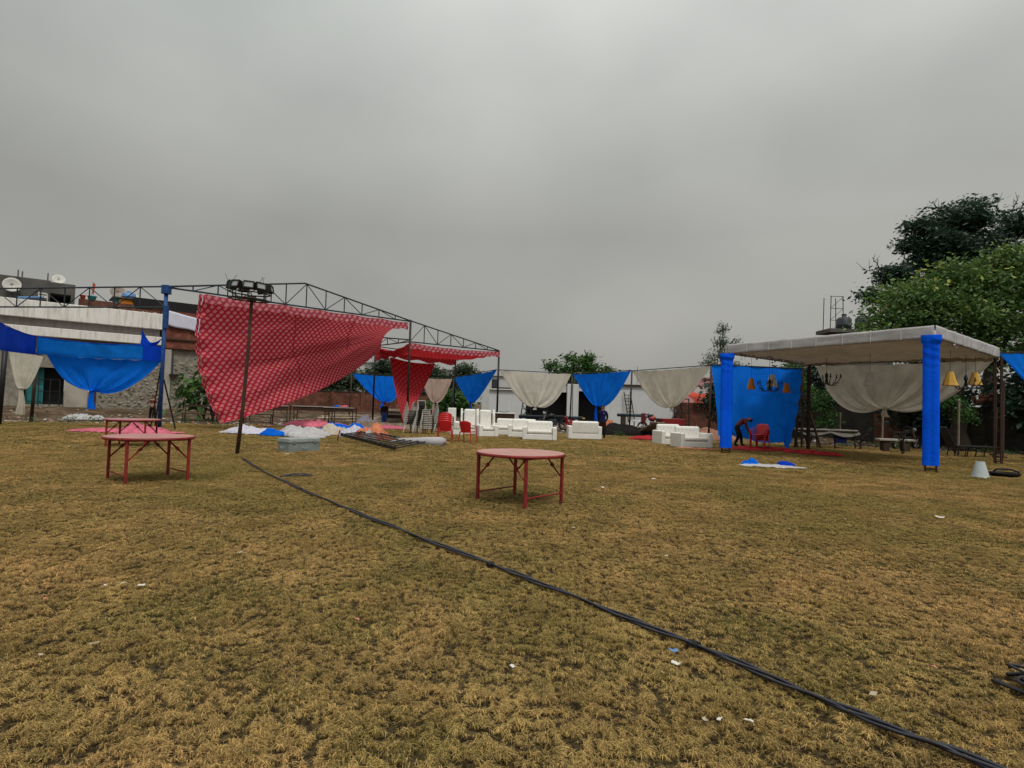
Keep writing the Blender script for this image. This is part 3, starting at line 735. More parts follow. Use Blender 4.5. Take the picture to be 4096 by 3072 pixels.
# loose sheet on the brick storey
m = MB(); m.grid(14, 8, lambda u, v: (8.72 + 2.25 * u, 0.22 - 0.03 * math.sin(u * 9) - 0.05 * v, 7.38 - 0.42 * u - (1.02 + 0.05 * math.sin(u * 7)) * v))
o = m.build('hanging_sheet', M['lavender'], None, True, solid=0.01); o.location = FQ; o.rotation_euler = (0, 0, FRZ)
tag(o, 'pale lavender sheet hung on the brick storey beside the blue post', 'sheet')
def fpt(s, y, z):
    return tuple(FQ + FD * s - FN * y + Vector((0, 0, z)))
def dish_antenna(label, s, y, z, r, mt, tiltx):
    t_ = thing('dish_antenna', label, 'dish antenna', fpt(s, y, z), FRZ)
    m = MB(); m.lathe([(0.02, 0), (r * 0.4, 0.03 * r), (r * 0.75, 0.12 * r), (r, 0.24 * r)], 20, cap=False)
    d = m.build('dish', mt, t_, True, solid=0.012); d.rotation_euler = (tiltx, 0, 0); d.location = (0, 0, r * 0.9)
    MB().tube([(0, 0, -0.1), (0, 0.03, r * 0.85)], 0.03, 6).build('mast', M['steel_dark'], t_)
    a = MB().tube([(0, 0, 0.03), (0, -0.1 * r, 0.75 * r)], 0.015, 5).build('feed_arm', M['steel_black'], t_); a.rotation_euler = (tiltx, 0, 0); a.location = (0, 0, r * 0.9)
dish_antenna('white dish antenna on the grey rooftop room, far left', 0.5, 0.55, 7.45, 0.46, M['dish'], R(75))
dish_antenna('small pale dish on top edge of the grey rooftop room', 2.75, 1.3, 8.35, 0.36, M['dish'], R(60))
dish_antenna('rust-brown dish antenna above the rooftop cabin', 6.05, 2.4, 8.08, 0.46, M['dish_rust'], R(70))
dish_antenna('pale grey dish behind the blue water tank', 7.25, 4.4, 8.05, 0.40, M['dish'], R(70))
def water_tank(name, label, loc, r, h, mt):
    t_ = thing(name, label, 'water tank', loc)
    MB().lathe([(r, 0), (r, h * 0.3), (r * 1.02, h * 0.32), (r * 1.02, h * 0.36), (r, h * 0.38), (r, h * 0.72), (r * 0.75, h * 0.84), (r * 0.32, h * 0.88), (r * 0.32, h)], 18).build('tank', mt, t_, True)
    MB().lathe([(r * 0.34, 0), (r * 0.34, h * 0.06), (r * 0.1, h * 0.09)], 14, (0, 0, h)).build('lid', mt, t_, True)
water_tank('water_tank', 'light blue plastic tank on the rooftop cabin', fpt(6.7, 2.2, 8.09), 0.42, 0.5, M['sheet_blue'])
fl = thing('flag', 'small red flag on a thin pole above the brick parapet', 'flag', fpt(4.5, 1.35, 7.5), FRZ)
MB().tube([(0, 0, 0), (0.06, 0, 1.35)], 0.02, 5).build('pole', M['wood_pale'], fl)
MB().grid(5, 6, lambda u, v: (0.05 + 0.16 * u * (1 - v * 0.6), 0.04 * math.sin(u * 4 + v * 3), 1.3 - 0.75 * v - 0.1 * u)).build('cloth', M['red_tarp'], fl, True)
for lb, s, r, mt in (('red tub on the brick parapet', 4.05, 0.16, M['red_tarp']), ('green tub beside the red tub on the parapet', 4.55, 0.26, M['teal'])):
    o = MB().lathe([(r * 0.75, 0), (r, 0.22), (r * 1.1, 0.23), (r * 1.05, 0.26), (r * 0.9, 0.24), (r * 0.7, 0.05)], 14).build('tub', mt, None, True); o.location = fpt(s, 1.32, 7.62); tag(o, lb, 'tub')
o = MB().box((0, 0, 0.18), (1.3, 0.5, 0.10), ry=R(-9)).box((-0.3, 0, 0.1), (0.5, 0.45, 0.15)).build('roof_bedding', M['sheet_blue'], None, bevel=0.03); o.location = fpt(1.4, 0.5, 7.05); o.rotation_euler = (0, 0, FRZ); tag(o, 'blue and white folded bedding lying on the parapet', 'bedding')
rc = thing('folding_chair', 'pale folded chair standing on the parapet left of the dark opening', 'chair', fpt(2.0, 0.55, 7.03), FRZ)
for sx_ in (-0.22, 0.22): MB().tube([(sx_, 0, 0), (sx_, 0.1, 0.62)], 0.022, 6).build('leg', M['chair_white'], rc)
MB().box((0, 0.05, 0.36), (0.42, 0.04, 0.16)).build('seat', M['chair_white'], rc); MB().box((0, 0.09, 0.57), (0.42, 0.03, 0.10)).build('backrest', M['chair_white'], rc)
for i in range(9):
    o = inst('loose_brick', sm[i % 5], None, fpt(5.0 + i * 0.42 + 0.1 * (i % 3), 0.16, 7.07), (0, 0, i), (0.12, 0.08, 0.05)); tag(o, ORD[i] + ' pale stone from the left on the house parapet', 'stone', 'stones along the parapet')

# boundary brick wall that continues the house line
bw = thing('brick_wall', 'long dark red brick boundary wall behind the folding tables', 'wall', tuple(FQ), FRZ)
fbox(MB(), 14.42, 30.5, 0.4, 0.65, -1, 2.12).build('wall_body', M['brick'], bw)
fbox(MB(), 14.42, 30.5, 0.36, 0.69, 2.121, 2.2).build('coping', M['wood_dark'], bw)
for i in range(6): fbox(MB(), 15.5 + i * 2.7, 15.85 + i * 2.7, 0.28, 0.398, -1, 2.11).build('pier', M['brick'], bw)

# ------------------------------------------------------------------ white building in the middle
wb = thing('white_building', 'long low white building with two black openings in the middle', 'building', (0, 52, 0))
for s0, s1, z0, z1 in ((-2.0, 1.3, -0.6, 2.8), (1.3, 4.95, 2.75, 3.2), (6.0, 8.4, 2.9, 3.3), (8.4, 14.5, -0.6, 3.3)):
    fbox(MB(), s0, s1, 0, 0.3, z0, z1).build('wall', M['white_wall'], wb)
fbox(MB(), 4.96, 5.99, -0.25, 0.4, -0.6, 3.5).build('pillar', M['white_wall'], wb, bevel=0.03)
fbox(MB(), 5.42, 5.48, -0.29, -0.252, -0.5, 3.48).build('groove', M['concrete_grey'], wb)
fbox(MB(), -2, 14.5, 6, 6.2, -0.6, 3.2).build('back_wall', M['black'], wb)  # coloured black to stand for the shade inside
fbox(MB(), -2.0, -1.9, 0.31, 6, -0.6, 2.8).build('side_wall', M['white_wall'], wb)
fbox(MB(), 14.4, 14.5, 0.31, 6, -0.6, 3.3).build('side_wall', M['white_wall'], wb)
fbox(MB(), -2.1, 1.4, -0.2, 6.2, 2.801, 2.9).build('roof_slab', M['white_paint'], wb)
fbox(MB(), 1.41, 14.7, -0.2, 6.2, 3.51, 3.62).build('roof_slab', M['wood_dark'], wb)
fbox(MB(), 1.35, 14.5, 0.02, 0.28, 3.301, 3.509).build('beam', M['white_wall'], wb)
for i in range(5): MB().tube([(10.8 + i * 0.5, 0.3, 3.6), (10.82 + i * 0.5, 0.3, 4.2 + 0.5 * (i % 2) + (0.6 if i == 1 else 0))], 0.02, 5).build('rebar', M['rust'], wb)
fbox(MB(), 1.3, 8.4, 1.5, 1.55, -0.6, 2.7).build('interior_shade', M['black'], wb)  # black sheet set behind the openings, its colour standing in for indoor shade
ld = thing('ladder', 'bamboo ladder leaning on the white wall beside the blue swag', 'ladder', (10.6, 51.2, 0.0))
for sx_ in (-0.28, 0.28): MB().tube([(sx_ + 0.15, 0, -0.1), (sx_ - 0.28, 0.62, 2.95)], 0.045, 6).build('rail', M['wood_dark'], ld)
for i in range(9): MB().tube([(-0.28 + 0.1 - 0.043 * i, 0.08 + 0.06 * i, 0.35 + 0.29 * i), (0.28 + 0.1 - 0.043 * i, 0.08 + 0.06 * i, 0.35 + 0.29 * i)], 0.03, 5).build('rung', M['wood_dark'], ld)

# shed with the red tarpaulin, far buildings
sh = thing('brick_shed', 'low brick shed under a red tarpaulin right of the white building', 'shed', (16.2, 47, 0))
fbox(MB(), -2.0, 3.2, 0, 3, -0.6, 2.1).build('wall', M['brick'], sh)
fbox(MB(), 1.0, 1.35, -0.1, -0.005, -0.6, 2.1).build('post', M['wood_dark'], sh)
MB().grid(16, 6, lambda u, v: (-1.4 + 4.8 * u, -0.5 + 3.6 * v, 2.25 + 0.75 * v + 0.06 * math.sin(u * 14) - (0.2 if v < 0.05 else 0))).build('tarpaulin', M['red_tarp'], sh, True, solid=0.02)
fbox(MB(), -0.4, 3.4, 3.2, 3.4, 2.9, 3.5).build('tin_sheet', M['far_white'], sh)
rgt = thing('grey_house', 'grey concrete house top with a roof slab behind the white canopy', 'house', (26.3, 46, 0))
fbox(MB(), -0.6, 4.0, 0, 1.3, -0.5, 8.0).build('wall', M['concrete_grey'], rgt)
fbox(MB(), -1.35, 4.6, -0.5, 1.6, 8.01, 8.3).build('roof_slab', M['concrete_grey'], rgt)
water_tank('water_tank', 'left of two black water tanks on the grey house roof', (26.7, 46.6, 8.3), 0.55, 1.25, M['tank_black'])
water_tank('water_tank', 'right of two black water tanks, half behind the leaves', (28.2, 46.6, 8.3), 0.55, 1.35, M['tank_black'])
tw = thing('lattice_mast', 'thin steel lattice mast behind the black water tanks', 'mast', (26.9, 48, 8.3))
for x, y in ((-0.55, 0), (0.55, 0), (-0.55, 1.1), (0.55, 1.1)): MB().tube([(x, y, 0), (x * 0.9, y, 3.1)], 0.035, 5).build('leg', M['steel_dark'], tw)
for z in (0.1, 1.05, 2.05, 3.05):
    MB().tube([(-0.55, 0, z), (0.55, 0, z)], 0.025, 5).build('brace', M['steel_dark'], tw)
    if z < 3: MB().tube([(-0.55, 0, z), (0.55, 0, z + 1)], 0.02, 5).build('brace', M['steel_dark'], tw)
def far_house(label, loc, s, mt, wins):
    t_ = thing('far_house', label, 'house', loc)
    MB().box((0, 0, s[2] / 2), s).build('wall', mt, t_)
    MB().box((0, 0, s[2] + 0.1), (s[0] + 0.5, s[1] + 0.5, 0.2)).build('roof_slab', mt, t_)
    for x, z in wins:
        MB().box((x, -s[1] / 2 - 0.03, z), (0.9, 0.06, 1.1)).build('window', M['tank_black'], t_)
far_house('pale two-storey house far behind the pinkish drape', (-9.6, 85, 0), (4.5, 5, 6.2), M['far_white'], [(-1, 4.6), (1, 4.6)])
far_house('small pale roof room beside the round grey-green tree', (-2.2, 78, 0), (3.4, 4, 5.2), M['far_white'], [(0, 4.2)])
far_house('distant pink house between the white drape and blue panel', (29, 92, 0), (5, 6, 6.4), M['pink_wall'], [(-1, 5.2), (1, 5.2)])
far_house('far white house half behind the trees on the left', (-21.5, 84, 0), (5, 5, 6.8), M['far_white'], [(-1, 5.4), (1.2, 5.4)])

# stone boundary wall on the right
rw = thing('right_boundary_wall', 'dark weathered boundary wall along the right side', 'wall', (0, 0, 0))
def wseg(a, b, h, mt, nm='wall_segment'):
    a, b = Vector(a), Vector(b); L = (b - a).length
    o = MB().box((L / 2, 0, h / 2 - 0.4), (L, 0.3, h + 0.8)).build(nm, mt, rw, bevel=0.02); o.location = a; o.rotation_euler = (0, 0, math.atan2(b.y - a.y, b.x - a.x))
wseg((13.5, 38, 0), (20.5, 34.5, 0), 2.0, M['wall_black'])
wseg((20.5, 34.5, 0), (24.2, 29.5, 0), 2.1, M['wall_black'], 'wall_segment')
wseg((24.2, 29.5, 0), (27.2, 22, 0), 2.3, M['wall_black'])
wseg((20.9, 33.3, 0), (22.6, 31.3, 0), 1.6, M['brick'], 'patched_segment')
for i in range(16):
    o = inst('rubble_stone', sm[i % 5], None, (23.5 + rs.uniform(-0.6, 0.9), 29.3 + rs.uniform(-0.9, 0.3), 2.35 + rs.uniform(0, 0.35)), (i, i * 2, i), (rs.uniform(0.1, 0.24), 0.14, 0.1)); o.data = sm[i % 5].copy() if i < 5 else bpy.data.objects['rubble_stone'].data
    if i < 5: o.data.materials[0] = M['rubble']
    tag(o, 'broken reddish brick lump heaped on the right wall', 'rubble', 'broken bricks on the right wall')

# ------------------------------------------------------------------ steel pavilion frame
P1, P2, P3 = Vector((-14.1, 23.3, 0)), Vector((-5.57, 31.1, 0)), Vector((-0.85, 35.0, 0))
P4, P5 = Vector((-8.13, 34.1, 0)), Vector((-3.76, 38.0, 0))
PL = Vector((-22.6, 25.0, 0))
UPZ = Vector((0, 0, 1))
pf = thing('pavilion_frame', 'tall dark steel truss frame of a half-dismantled pavilion', 'frame', (0, 0, 0))
def post(p, h, r, mt, lean=(0, 0), nm='post'):
    o = MB().tube([tuple(p + Vector((0, 0, -0.1))), tuple(p + Vector((lean[0], lean[1], h)))], r, 10).build(nm, mt, pf, True)
    MB().box((p.x, p.y, 0.015), (r * 5, r * 5, 0.02)).build('base_plate', M['steel_dark'], o)
    return o
def truss(tops, bots, n, r=0.032, mt=None, first_diag=0):
    """top and bottom chords with uprights and diagonals between"""
    mt = mt or M['steel_dark']
    tops = [Vector(p) for p in tops]; bots = [Vector(p) for p in bots]
    def along(pl, t):
        L = [(pl[i + 1] - pl[i]).length for i in range(len(pl) - 1)]; d = t * sum(L)
        for i, l in enumerate(L):
            if d <= l + 1e-6: return lerp(pl[i], pl[i + 1], d / l)
            d -= l
        return pl[-1]
    tr = MB().tube(tops, r * 1.15, 6).build('truss', mt, pf)
    MB().tube(bots, r * 1.1, 6).build('bottom_chord', mt, tr)
    for i in range(n + 1):
        a, b = along(tops, i / n), along(bots, i / n)
        if (a - b).length > 0.1: MB().tube([a, b], r * 0.85, 5).build('upright', mt, tr)
        if i < n:
            a2, b2 = along(tops, (i + 1) / n), along(bots, (i + 1) / n)
            q = (a, b2) if (i + first_diag) % 2 == 0 else (b, a2)
            if (q[0] - q[1]).length > 0.25: MB().tube(q, r * 0.65, 5).build('diagonal', mt, tr)
    return tr
Z1, Z2 = 5.85, 4.72
apex = lerp(P1, P2, 0.492) + UPZ * 6.92
truss([P1 + UPZ * Z1, apex, P2 + UPZ * Z1], [P1 + UPZ * (Z1 - 0.03), lerp(P1, P2, 0.492) + UPZ * 5.80, P2 + UPZ * (Z1 - 0.03)], 12, 0.034, M['steel_dark'])
truss([P2 + UPZ * Z1, P3 + UPZ * (Z2 + 0.03)], [P2 + UPZ * Z2, P3 + UPZ * Z2], 7, 0.032, M['steel_dark'], 1)
truss([P4 + (P4 - P2) * 0.9 + UPZ * 5.6, P4 + UPZ * 5.25, P2 + UPZ * (Z2 + 0.1)], [P4 + (P4 - P2) * 0.9 + UPZ * Z2, P4 + UPZ * Z2, P2 + UPZ * Z2], 6, 0.03, M['steel_dark'])
truss([P1 + UPZ * Z1, PL + UPZ * 5.85], [P1 + UPZ * 5.0, PL + UPZ * 5.05], 7, 0.030, M['steel_dark'], 1)
MB().tube([P4 + UPZ * 4.7, P5 + UPZ * 4.5, P3 + UPZ * 4.7], 0.03, 6).build('purlin', M['steel_dark'], pf)
b = post(P1, 5.9, 0.075, M['steel_blue'])
MB().box((P1.x, P1.y, 5.72), (0.28, 0.28, 0.36)).build('joint_collar', M['steel_blue'], b, bevel=0.02)
MB().box((P1.x + 0.04, P1.y - 0.02, 4.6), (0.17, 0.17, 0.95)).build('sleeve', M['steel_blue'], b, bevel=0.02)
post(P2, 5.9, 0.06, M['steel_black']); post(P3, 4.75, 0.06, M['steel_black']); post(P4, 4.75, 0.055, M['steel_black']); post(P5, 4.5, 0.05, M['steel_dark'])
for a, c2 in (((-14.25, 24.7, 0.0), (-14.08, 23.4, 2.1)),): MB().tube([a, c2], 0.03, 6).build('stay_bar', M['steel_dark'], pf)

# ------------------------------------------------------------------ large red printed cloth hung from the front truss
A_, B_ = lerp(P1, P2, 0.118) + UPZ * 5.72, lerp(P1, P2, 0.985) + UPZ * 5.70
C_, D_ = Vector((-7.72, 33.7, 4.50)), Vector((-12.6, 25.45, 0.30))
def bez(a, c, b, t): return Vector(a) * (1 - t) ** 2 + Vector(c) * 2 * t * (1 - t) + Vector(b) * t * t
def red1(u, v):
    v2 = v
    top = lerp(A_, B_, u) - UPZ * 0.05 * math.sin(PI * (u * 6 % 1))
    bot = bez(D_, lerp(D_, C_, 0.55) + Vector((0.8, 0.3, -0.80)), C_, u)
    lef = bez(A_, Vector((-13.75, 24.6, 2.7)), D_, v2)
    rig = bez(B_, Vector((-7.75, 33.6, 5.65)), C_, v2)
    bil = lerp(lerp(A_, B_, u), lerp(D_, C_, u), v2)
    p = lerp(top, bot, v2) + lerp(lef, rig, u) - bil
    # long diagonal drag folds and sag
    e = math.sin(PI * v) * math.sin(PI * min(1, u * 1.05))
    p.z -= 0.35 * e * u
    f = math.sin(8.0 * (u * 0.9 + v * 2.0) + 1.6 * math.sin(3 * u)) * 0.26 * e + 0.09 * math.sin(23 * (u * 0.8 + v * 1.6)) * e * abs(nz(u * 3, v * 3, 5)) * 2.2 + 0.08 * nz(u * 6, v * 5, 2) * e * 2
    if u < 0.05: f += 0.10 * math.sin(v * 44) * (1 - u / 0.05)
    if v > 0.95: f += 0.06 * math.sin(u * 70) * (v - 0.95) / 0.05
    return p + Vector((0.55, -0.72, 0.3)) * f
rc1 = thing('printed_cloth', 'huge red cloth with tan leaf print hanging slanted from the front truss', 'cloth', (0, 0, 0))
MB().grid(110, 70, red1, 11.2, 7.6).build('sheet', M['paisley'], rc1, True)
def band(u, v):
    p = red1(0.005 + 0.99 * u, 0.0)
    return p + Vector((0.10, -0.12, 0.03 - 0.36 * v - 0.035 * math.sin(u * 90) * v)) + Vector((0.02, -0.02, 0)) * math.sin(u * 150) * v
MB().grid(120, 4, band, 10.3, 0.41).build('border_band', M['paisley_band'], rc1, True)
def ruff(u, v):
    p = red1(0.0, u); q = math.sin(u * 52) * 0.09 + math.sin(u * 23 + 1) * 0.06
    return p + Vector((-0.10 * v - 0.03, -0.05 * v, 0)) + Vector((0.3, -0.8, 0)) * q * v + UPZ * 0.05 * math.cos(u * 52) * v
MB().grid(110, 4, ruff, 7.4, 0.4).build('ruffle', M['paisley'], rc1, True)
for pts in ([red1(0.40, x / 20 * 0.9 + 0.02) for x in range(21)], [red1(0.10 + x / 20 * 0.8, 0.50) for x in range(21)], [red1(0.70, x / 20 * 0.55) for x in range(21)]):
    MB().tube([p + Vector((0.02, -0.03, 0)) for p in pts], 0.016, 5).build('seam', M['dark_red_cloth'], rc1)
MB().tube([D_ + Vector((0, 0, 0.02)), (-12.64, 25.47, -0.02)], 0.012, 5).build('tie_rope', M['wood_pale'], rc1)

# smaller red canopy over the wing
rc2 = thing('red_canopy_cloth', 'smaller red printed cloth stretched under the right wing of the frame', 'cloth', (0, 0, 0))
def ceil2(u, v):
    p = lerp(lerp(P2, P3, u), lerp(P4, P5, u), v) + UPZ * (4.60 - 0.28 * math.sin(PI * v) * (1 - 0.5 * u) - 0.12 * math.sin(PI * u))
    p.z += 0.03 * math.sin(v * 26 + 2 * u) - 0.25 * v * u + 0.03 * nz(u * 8, v * 8)
    return p
MB().grid(50, 40, ceil2, 6.1, 4.2).build('ceiling', M['red_ceiling'], rc2, True)
MB().grid(80, 5, lambda u, v: ceil2(u, 0) + Vector((0.05, -0.06, 0.05 - 0.30 * v - 0.03 * math.sin(u * 60) * v)), 6.1, 0.4).build('border_band', M['paisley_band'], rc2, True)
MB().grid(60, 5, lambda u, v: ceil2(u, 1) + Vector((0.0, 0.02 * math.sin(u * 50) * v, 0.02 - (0.36 + 0.06 * math.sin(u * 22)) * v)), 6.0, 0.4).build('back_band', M['paisley_rows'], rc2, True)
MB().grid(24, 5, lambda u, v: ceil2(0, u) + Vector((-0.03, 0.02 * math.sin(u * 40) * v, 0.02 - (0.40 + 0.25 * sstep(0.55, 0.9, u) + 0.06 * math.sin(u * 22)) * v)), 4.0, 0.5).build('side_band', M['paisley_rows'], rc2, True)
TL, TR, TIP = Vector((-7.15, 33.6, 4.05)), Vector((-4.70, 35.2, 3.85)), Vector((-5.85, 31.4, 0.42))
def flap(u, v):
    top = lerp(TL, TR, u) - UPZ * 0.12 * math.sin(PI * u)
    le = bez(TL, Vector((-6.75, 32.6, 2.6)), TIP, v); ri = bez(TR, Vector((-5.15, 33.4, 1.9)), TIP, v)
    p = lerp(le, ri, u) - UPZ * 0.12 * math.sin(PI * u) * (1 - v)
    return p + Vector((0.3, -0.5, 0)) * (0.06 * math.sin(u * 11 + v * 4) + 0.05 * nz(u * 4, v * 7, 4)) * (1 - v * 0.7)
MB().grid(30, 60, flap, 2.2, 4.0).build('hanging_flap', M['paisley_rows'], rc2, True)

# ------------------------------------------------------------------ swagged drapes
def swag(name, label, p0, p1, knot, mt, lobe0=(0.0, 0.0), lobe1=(0.0, 0.0), tail=0.0, folds=9, amp=0.06, seed=1, group=None, rod=True, tail_w=0.09, droop=0.06):
    """cloth hung between p0 and p1, gathered at knot; lobe = (along, down) of each lower belly"""
    t_ = thing(name, label, 'drape', (0, 0, 0), 0, group)
    p0, p1, K = Vector(p0), Vector(p1), Vector(knot)
    ax = (p1 - p0).normalized(); nrm = ax.cross(UPZ).normalized()
    def fn(u, v):
        top = lerp(p0, p1, u) - UPZ * (droop * math.sin(PI * u) + 0.012 * math.sin(u * 40 + seed))
        kk = K + ax * (u - 0.5) * 0.22 + nrm * 0.05 * math.sin(u * folds * PI)
        e = abs(2 * u - 1) ** 1.7
        lb = lobe0 if u < 0.5 else lobe1
        ctrl = lerp(top, kk, 0.52) * (1 - e) + (kk + ax * (lb[0] * (-1 if u < 0.5 else 1)) - UPZ * lb[1]) * e
        p = bez(top, ctrl, kk, v)
        w = (0.15 + 1.3 * v * (1 - v)) * (0.5 + 0.8 * abs(nz(u * 5, seed)))
        p += nrm * (amp * math.sin(u * folds * 2 * PI + 2.2 * nz(u * 3, seed + 3)) * w + 0.55 * amp * math.sin(u * folds * 5.2 * PI + seed + 3 * nz(v * 2, seed)) * w * v + 0.35 * amp * nz(u * 14, v * 3, seed))
        return p
    MB().grid(96, 30, fn, 3, 3).build('drape', mt, t_, True)
    if rod: MB().tube([p0 + UPZ * 0.02, p1 + UPZ * 0.02], 0.022, 6).build('rod', M['steel_black'], t_)
    MB().lathe([(0.05, -0.06), (0.085, -0.03), (0.09, 0.03), (0.05, 0.07)], 12, tuple(K)).build('knot', mt, t_, True)
    if tail:
        def tl(u, v):
            a = 2 * PI * u
            r_ = tail_w * (0.55 + 0.75 * v) * (1 + 0.28 * math.sin(a * 5 + seed))
            return K + ax * (math.cos(a) * r_ + 0.03 * math.sin(v * 5 + seed)) + nrm * math.sin(a) * r_ * 0.6 - UPZ * (tail * v)
        MB().grid(30, 10, tl).build('tail', mt, t_, True)
    return t_
# left side
swag('blue_swag', 'wide deep-blue swag gathered at its middle, left of the blue steel post', (-19.55, 24.25, 3.00), (-14.15, 23.35, 2.85), (-17.35, 23.95, 1.54), M['blue_cloth'], (1.3, -0.05), (1.35, 0.42), 0.75, 6, 0.10, 2, tail_w=0.11)
swag('cream_drape', 'cream drape gathered into a long tail at the far left', (-22.7, 26.0, 3.32), (-21.1, 26.0, 3.05), (-22.0, 26.0, 1.55), M['cream_cloth'], (0.25, 0.0), (0.3, 0.1), 1.15, 5, 0.05, 5, tail_w=0.13)
# blue net valance along the two left rails
def valance(label, a0, a1, z0, z1, b0, b1, mt, seed):
    t_ = thing('blue_valance', label, 'valance', (0, 0, 0))
    a0, a1 = Vector(a0), Vector(a1); nrm = (a1 - a0).cross(UPZ).normalized()
    def fn(u, v):
        p = lerp(a0, a1, u); zt = z0 + (z1 - z0) * u - 0.10 * math.sin(PI * u); zb = b0 + (b1 - b0) * u - 0.05 * math.sin(PI * u)
        return p + UPZ * (zt + (zb - zt) * v) + nrm * (0.03 * math.sin(u * 17 + seed) * (0.4 + v) + 0.03 * nz(u * 9, v * 2, seed))
    MB().grid(60, 8, fn).build('cloth', mt, t_, True)
    MB().grid(60, 2, lambda u, v: fn(u, 0.80 + 0.2 * v) - nrm * 0.02).build('hem', M['blue_deep'], t_, True)
    MB().tube([fn(0, 0), fn(0.25, 0), fn(0.5, 0), fn(0.75, 0), fn(1, 0)], 0.015, 5).build('top_rope', M['blue_deep'], t_)
valance('bright blue net valance strung below the concrete parapet', (-19.75, 24.0, 0), (-14.9, 23.35, 0), 3.72, 3.46, 3.00, 2.85, M['blue_net'], 1)
valance('dark blue valance running in from the left edge', (-15.0, 16.2, 0), (-19.8, 23.95, 0), 3.66, 3.73, 2.72, 2.98, M['blue_deep'], 4)
o = MB().grid(10, 8, lambda u, v: Vector((-14.95 + 0.95 * u, 23.34 - 0.06 * u, 3.44 - 0.60 * v - 0.03 * u)) + Vector((0.1, -0.5, 0)) * 0.03 * math.sin(u * 9)).build('blue_flag_cloth', M['blue_deep'], None, True); tag(o, 'short dark blue cloth tied between the net valance and blue post', 'cloth')
def cres(u, v):
    tp = bez((-15.15, 23.5, 4.14), (-14.75, 23.5, 3.15), (-14.22, 23.45, 3.88), u)
    bt = bez((-15.20, 23.5, 3.38), (-14.55, 23.5, 3.22), (-14.20, 23.45, 3.86), u)
    return lerp(tp, bt, v) + Vector((0, 0.05 * math.sin(u * 8 + v * 3), 0))
o = MB().grid(16, 8, cres).build('blue_scrap', M['blue_deep'], None, True); tag(o, 'small deep-blue cloth scrap curved like a horn beside the blue post', 'cloth')
for lb, x, y, h, r in (('black post at the far left edge under the valance', -21.35, 24.2, 3.4, 0.10), ('thin rusty post right of the cream drape', -22.6, 27.35, 3.2, 0.075)):
    t_ = thing('wooden_post', lb, 'post', (x, y, 0))
    MB().tube([(0, 0, -0.1), (0.10, 0, h)], r, 8).build('shaft', M['steel_black'] if r > 0.09 else M['wood_dark'], t_, True)
    MB().lathe([(r * 1.2, 0), (r * 1.2, 0.08)], 8, (0.1, 0, h)).build('cap', M['steel_black'], t_)
# back row
swag('blue_swag', 'bright blue swag in front of the brick wall, behind the red cloth', (-11.6, 42, 3.39), (-7.9, 42, 3.3), (-9.35, 42, 1.45), M['blue_cloth'], (0.6, -0.1), (1.0, 0.35), 0.5, 8, 0.05, 7)
swag('pinkish_drape', 'pinkish beige drape gathered above the chair stacks', (-6.92, 44, 3.35), (-4.54, 44, 3.33), (-5.9, 44, 1.5), M['pink_cream'], (0.35, -0.1), (0.6, 0.25), 1.05, 6, 0.06, 9)
swag('blue_swag', 'narrow blue swag between the pinkish drape and the frame corner', (-4.24, 42, 3.34), (-0.95, 35.1, 3.58), (-2.75, 39, 1.58), M['blue_cloth'], (0.6, -0.1), (0.8, 0.35), 0.6, 7, 0.06, 11)
swag('white_swag', 'off-white swag left of the white building pillar', (-0.78, 35, 3.56), (3.77, 37, 3.59), (1.47, 36, 1.42), M['cream_cloth'], (0.75, 0.25), (1.25, 0.45), 0.2, 9, 0.07, 13)
swag('blue_swag', 'blue swag in front of the black opening, behind the standing person', (3.88, 37, 3.56), (6.58, 32, 3.59), (5.06, 34.5, 1.60), M['blue_cloth'], (0.55, 0.0), (1.2, 0.5), 0.95, 7, 0.07, 15)
swag('white_swag', 'large off-white swag left of the flat blue panel', (6.65, 32, 3.56), (9.15, 26.5, 3.57), (8.0, 29, 1.62), M['cream_cloth'], (1.2, 0.35), (0.6, 0.05), 0.22, 9, 0.07, 17)
for lb, (x, y), h, mt in (('thin dark post between the white swag and blue swag', (3.83, 37), 3.6, M['steel_black']), ('black post carrying the blue and white swags, by the ladder', (6.62, 32), 3.6, M['steel_black']), ('rusty post at the left edge of the blue panel', (9.12, 26.5), 3.6, M['rust']),
                         ('thin post at the left end of the back blue swag', (-11.65, 42), 3.42, M['rust']), ('thin post between the pinkish drape and narrow blue swag', (-4.4, 43.6), 3.4, M['steel_black'])):
    t_ = thing('curtain_post', lb, 'post', (x, y, 0))
    MB().tube([(-0.08, 0, -0.1), (0, 0, h)], 0.045, 8).build('shaft', mt, t_, True)
    MB().box((-0.08, 0, 0.02), (0.25, 0.25, 0.03)).build('foot', mt, t_)
# flat blue panel behind the canopy
bp = thing('blue_panel_curtain', 'tall flat blue curtain panel hanging behind the canopy', 'curtain', (0, 0, 0))
def panel(u, v):
    p = lerp((8.45, 24.6, 3.44), (12.2, 24.3, 3.36), u)
    zb = 0.46 - 0.30 * u + 0.07 * math.sin(u * 9)
    if u > 0.86: zb -= 0.22 * sstep(0.86, 0.97, u)
    x = p.x + (0.35 * (1 - u) - 0.55 * sstep(0.75, 1, u)) * v
    f = 0.07 * math.sin(u * 26 + 1.5 * math.sin(5 * u)) * (0.5 + 0.5 * v) + 0.05 * nz(u * 5, v * 3) + (0.06 * math.sin(v * 34) if u > 0.88 else 0)
    return Vector((x, p.y - 0.25 * math.sin(PI * v) * 0.6 + f, p.z + (zb - p.z) * v))
MB().grid(90, 50, panel).build('cloth', M['blue_cloth'], bp, True)
MB().tube([(8.4, 24.6, 3.46), (12.3, 24.3, 3.38)], 0.03, 6).build('rod', M['steel_black'], bp)

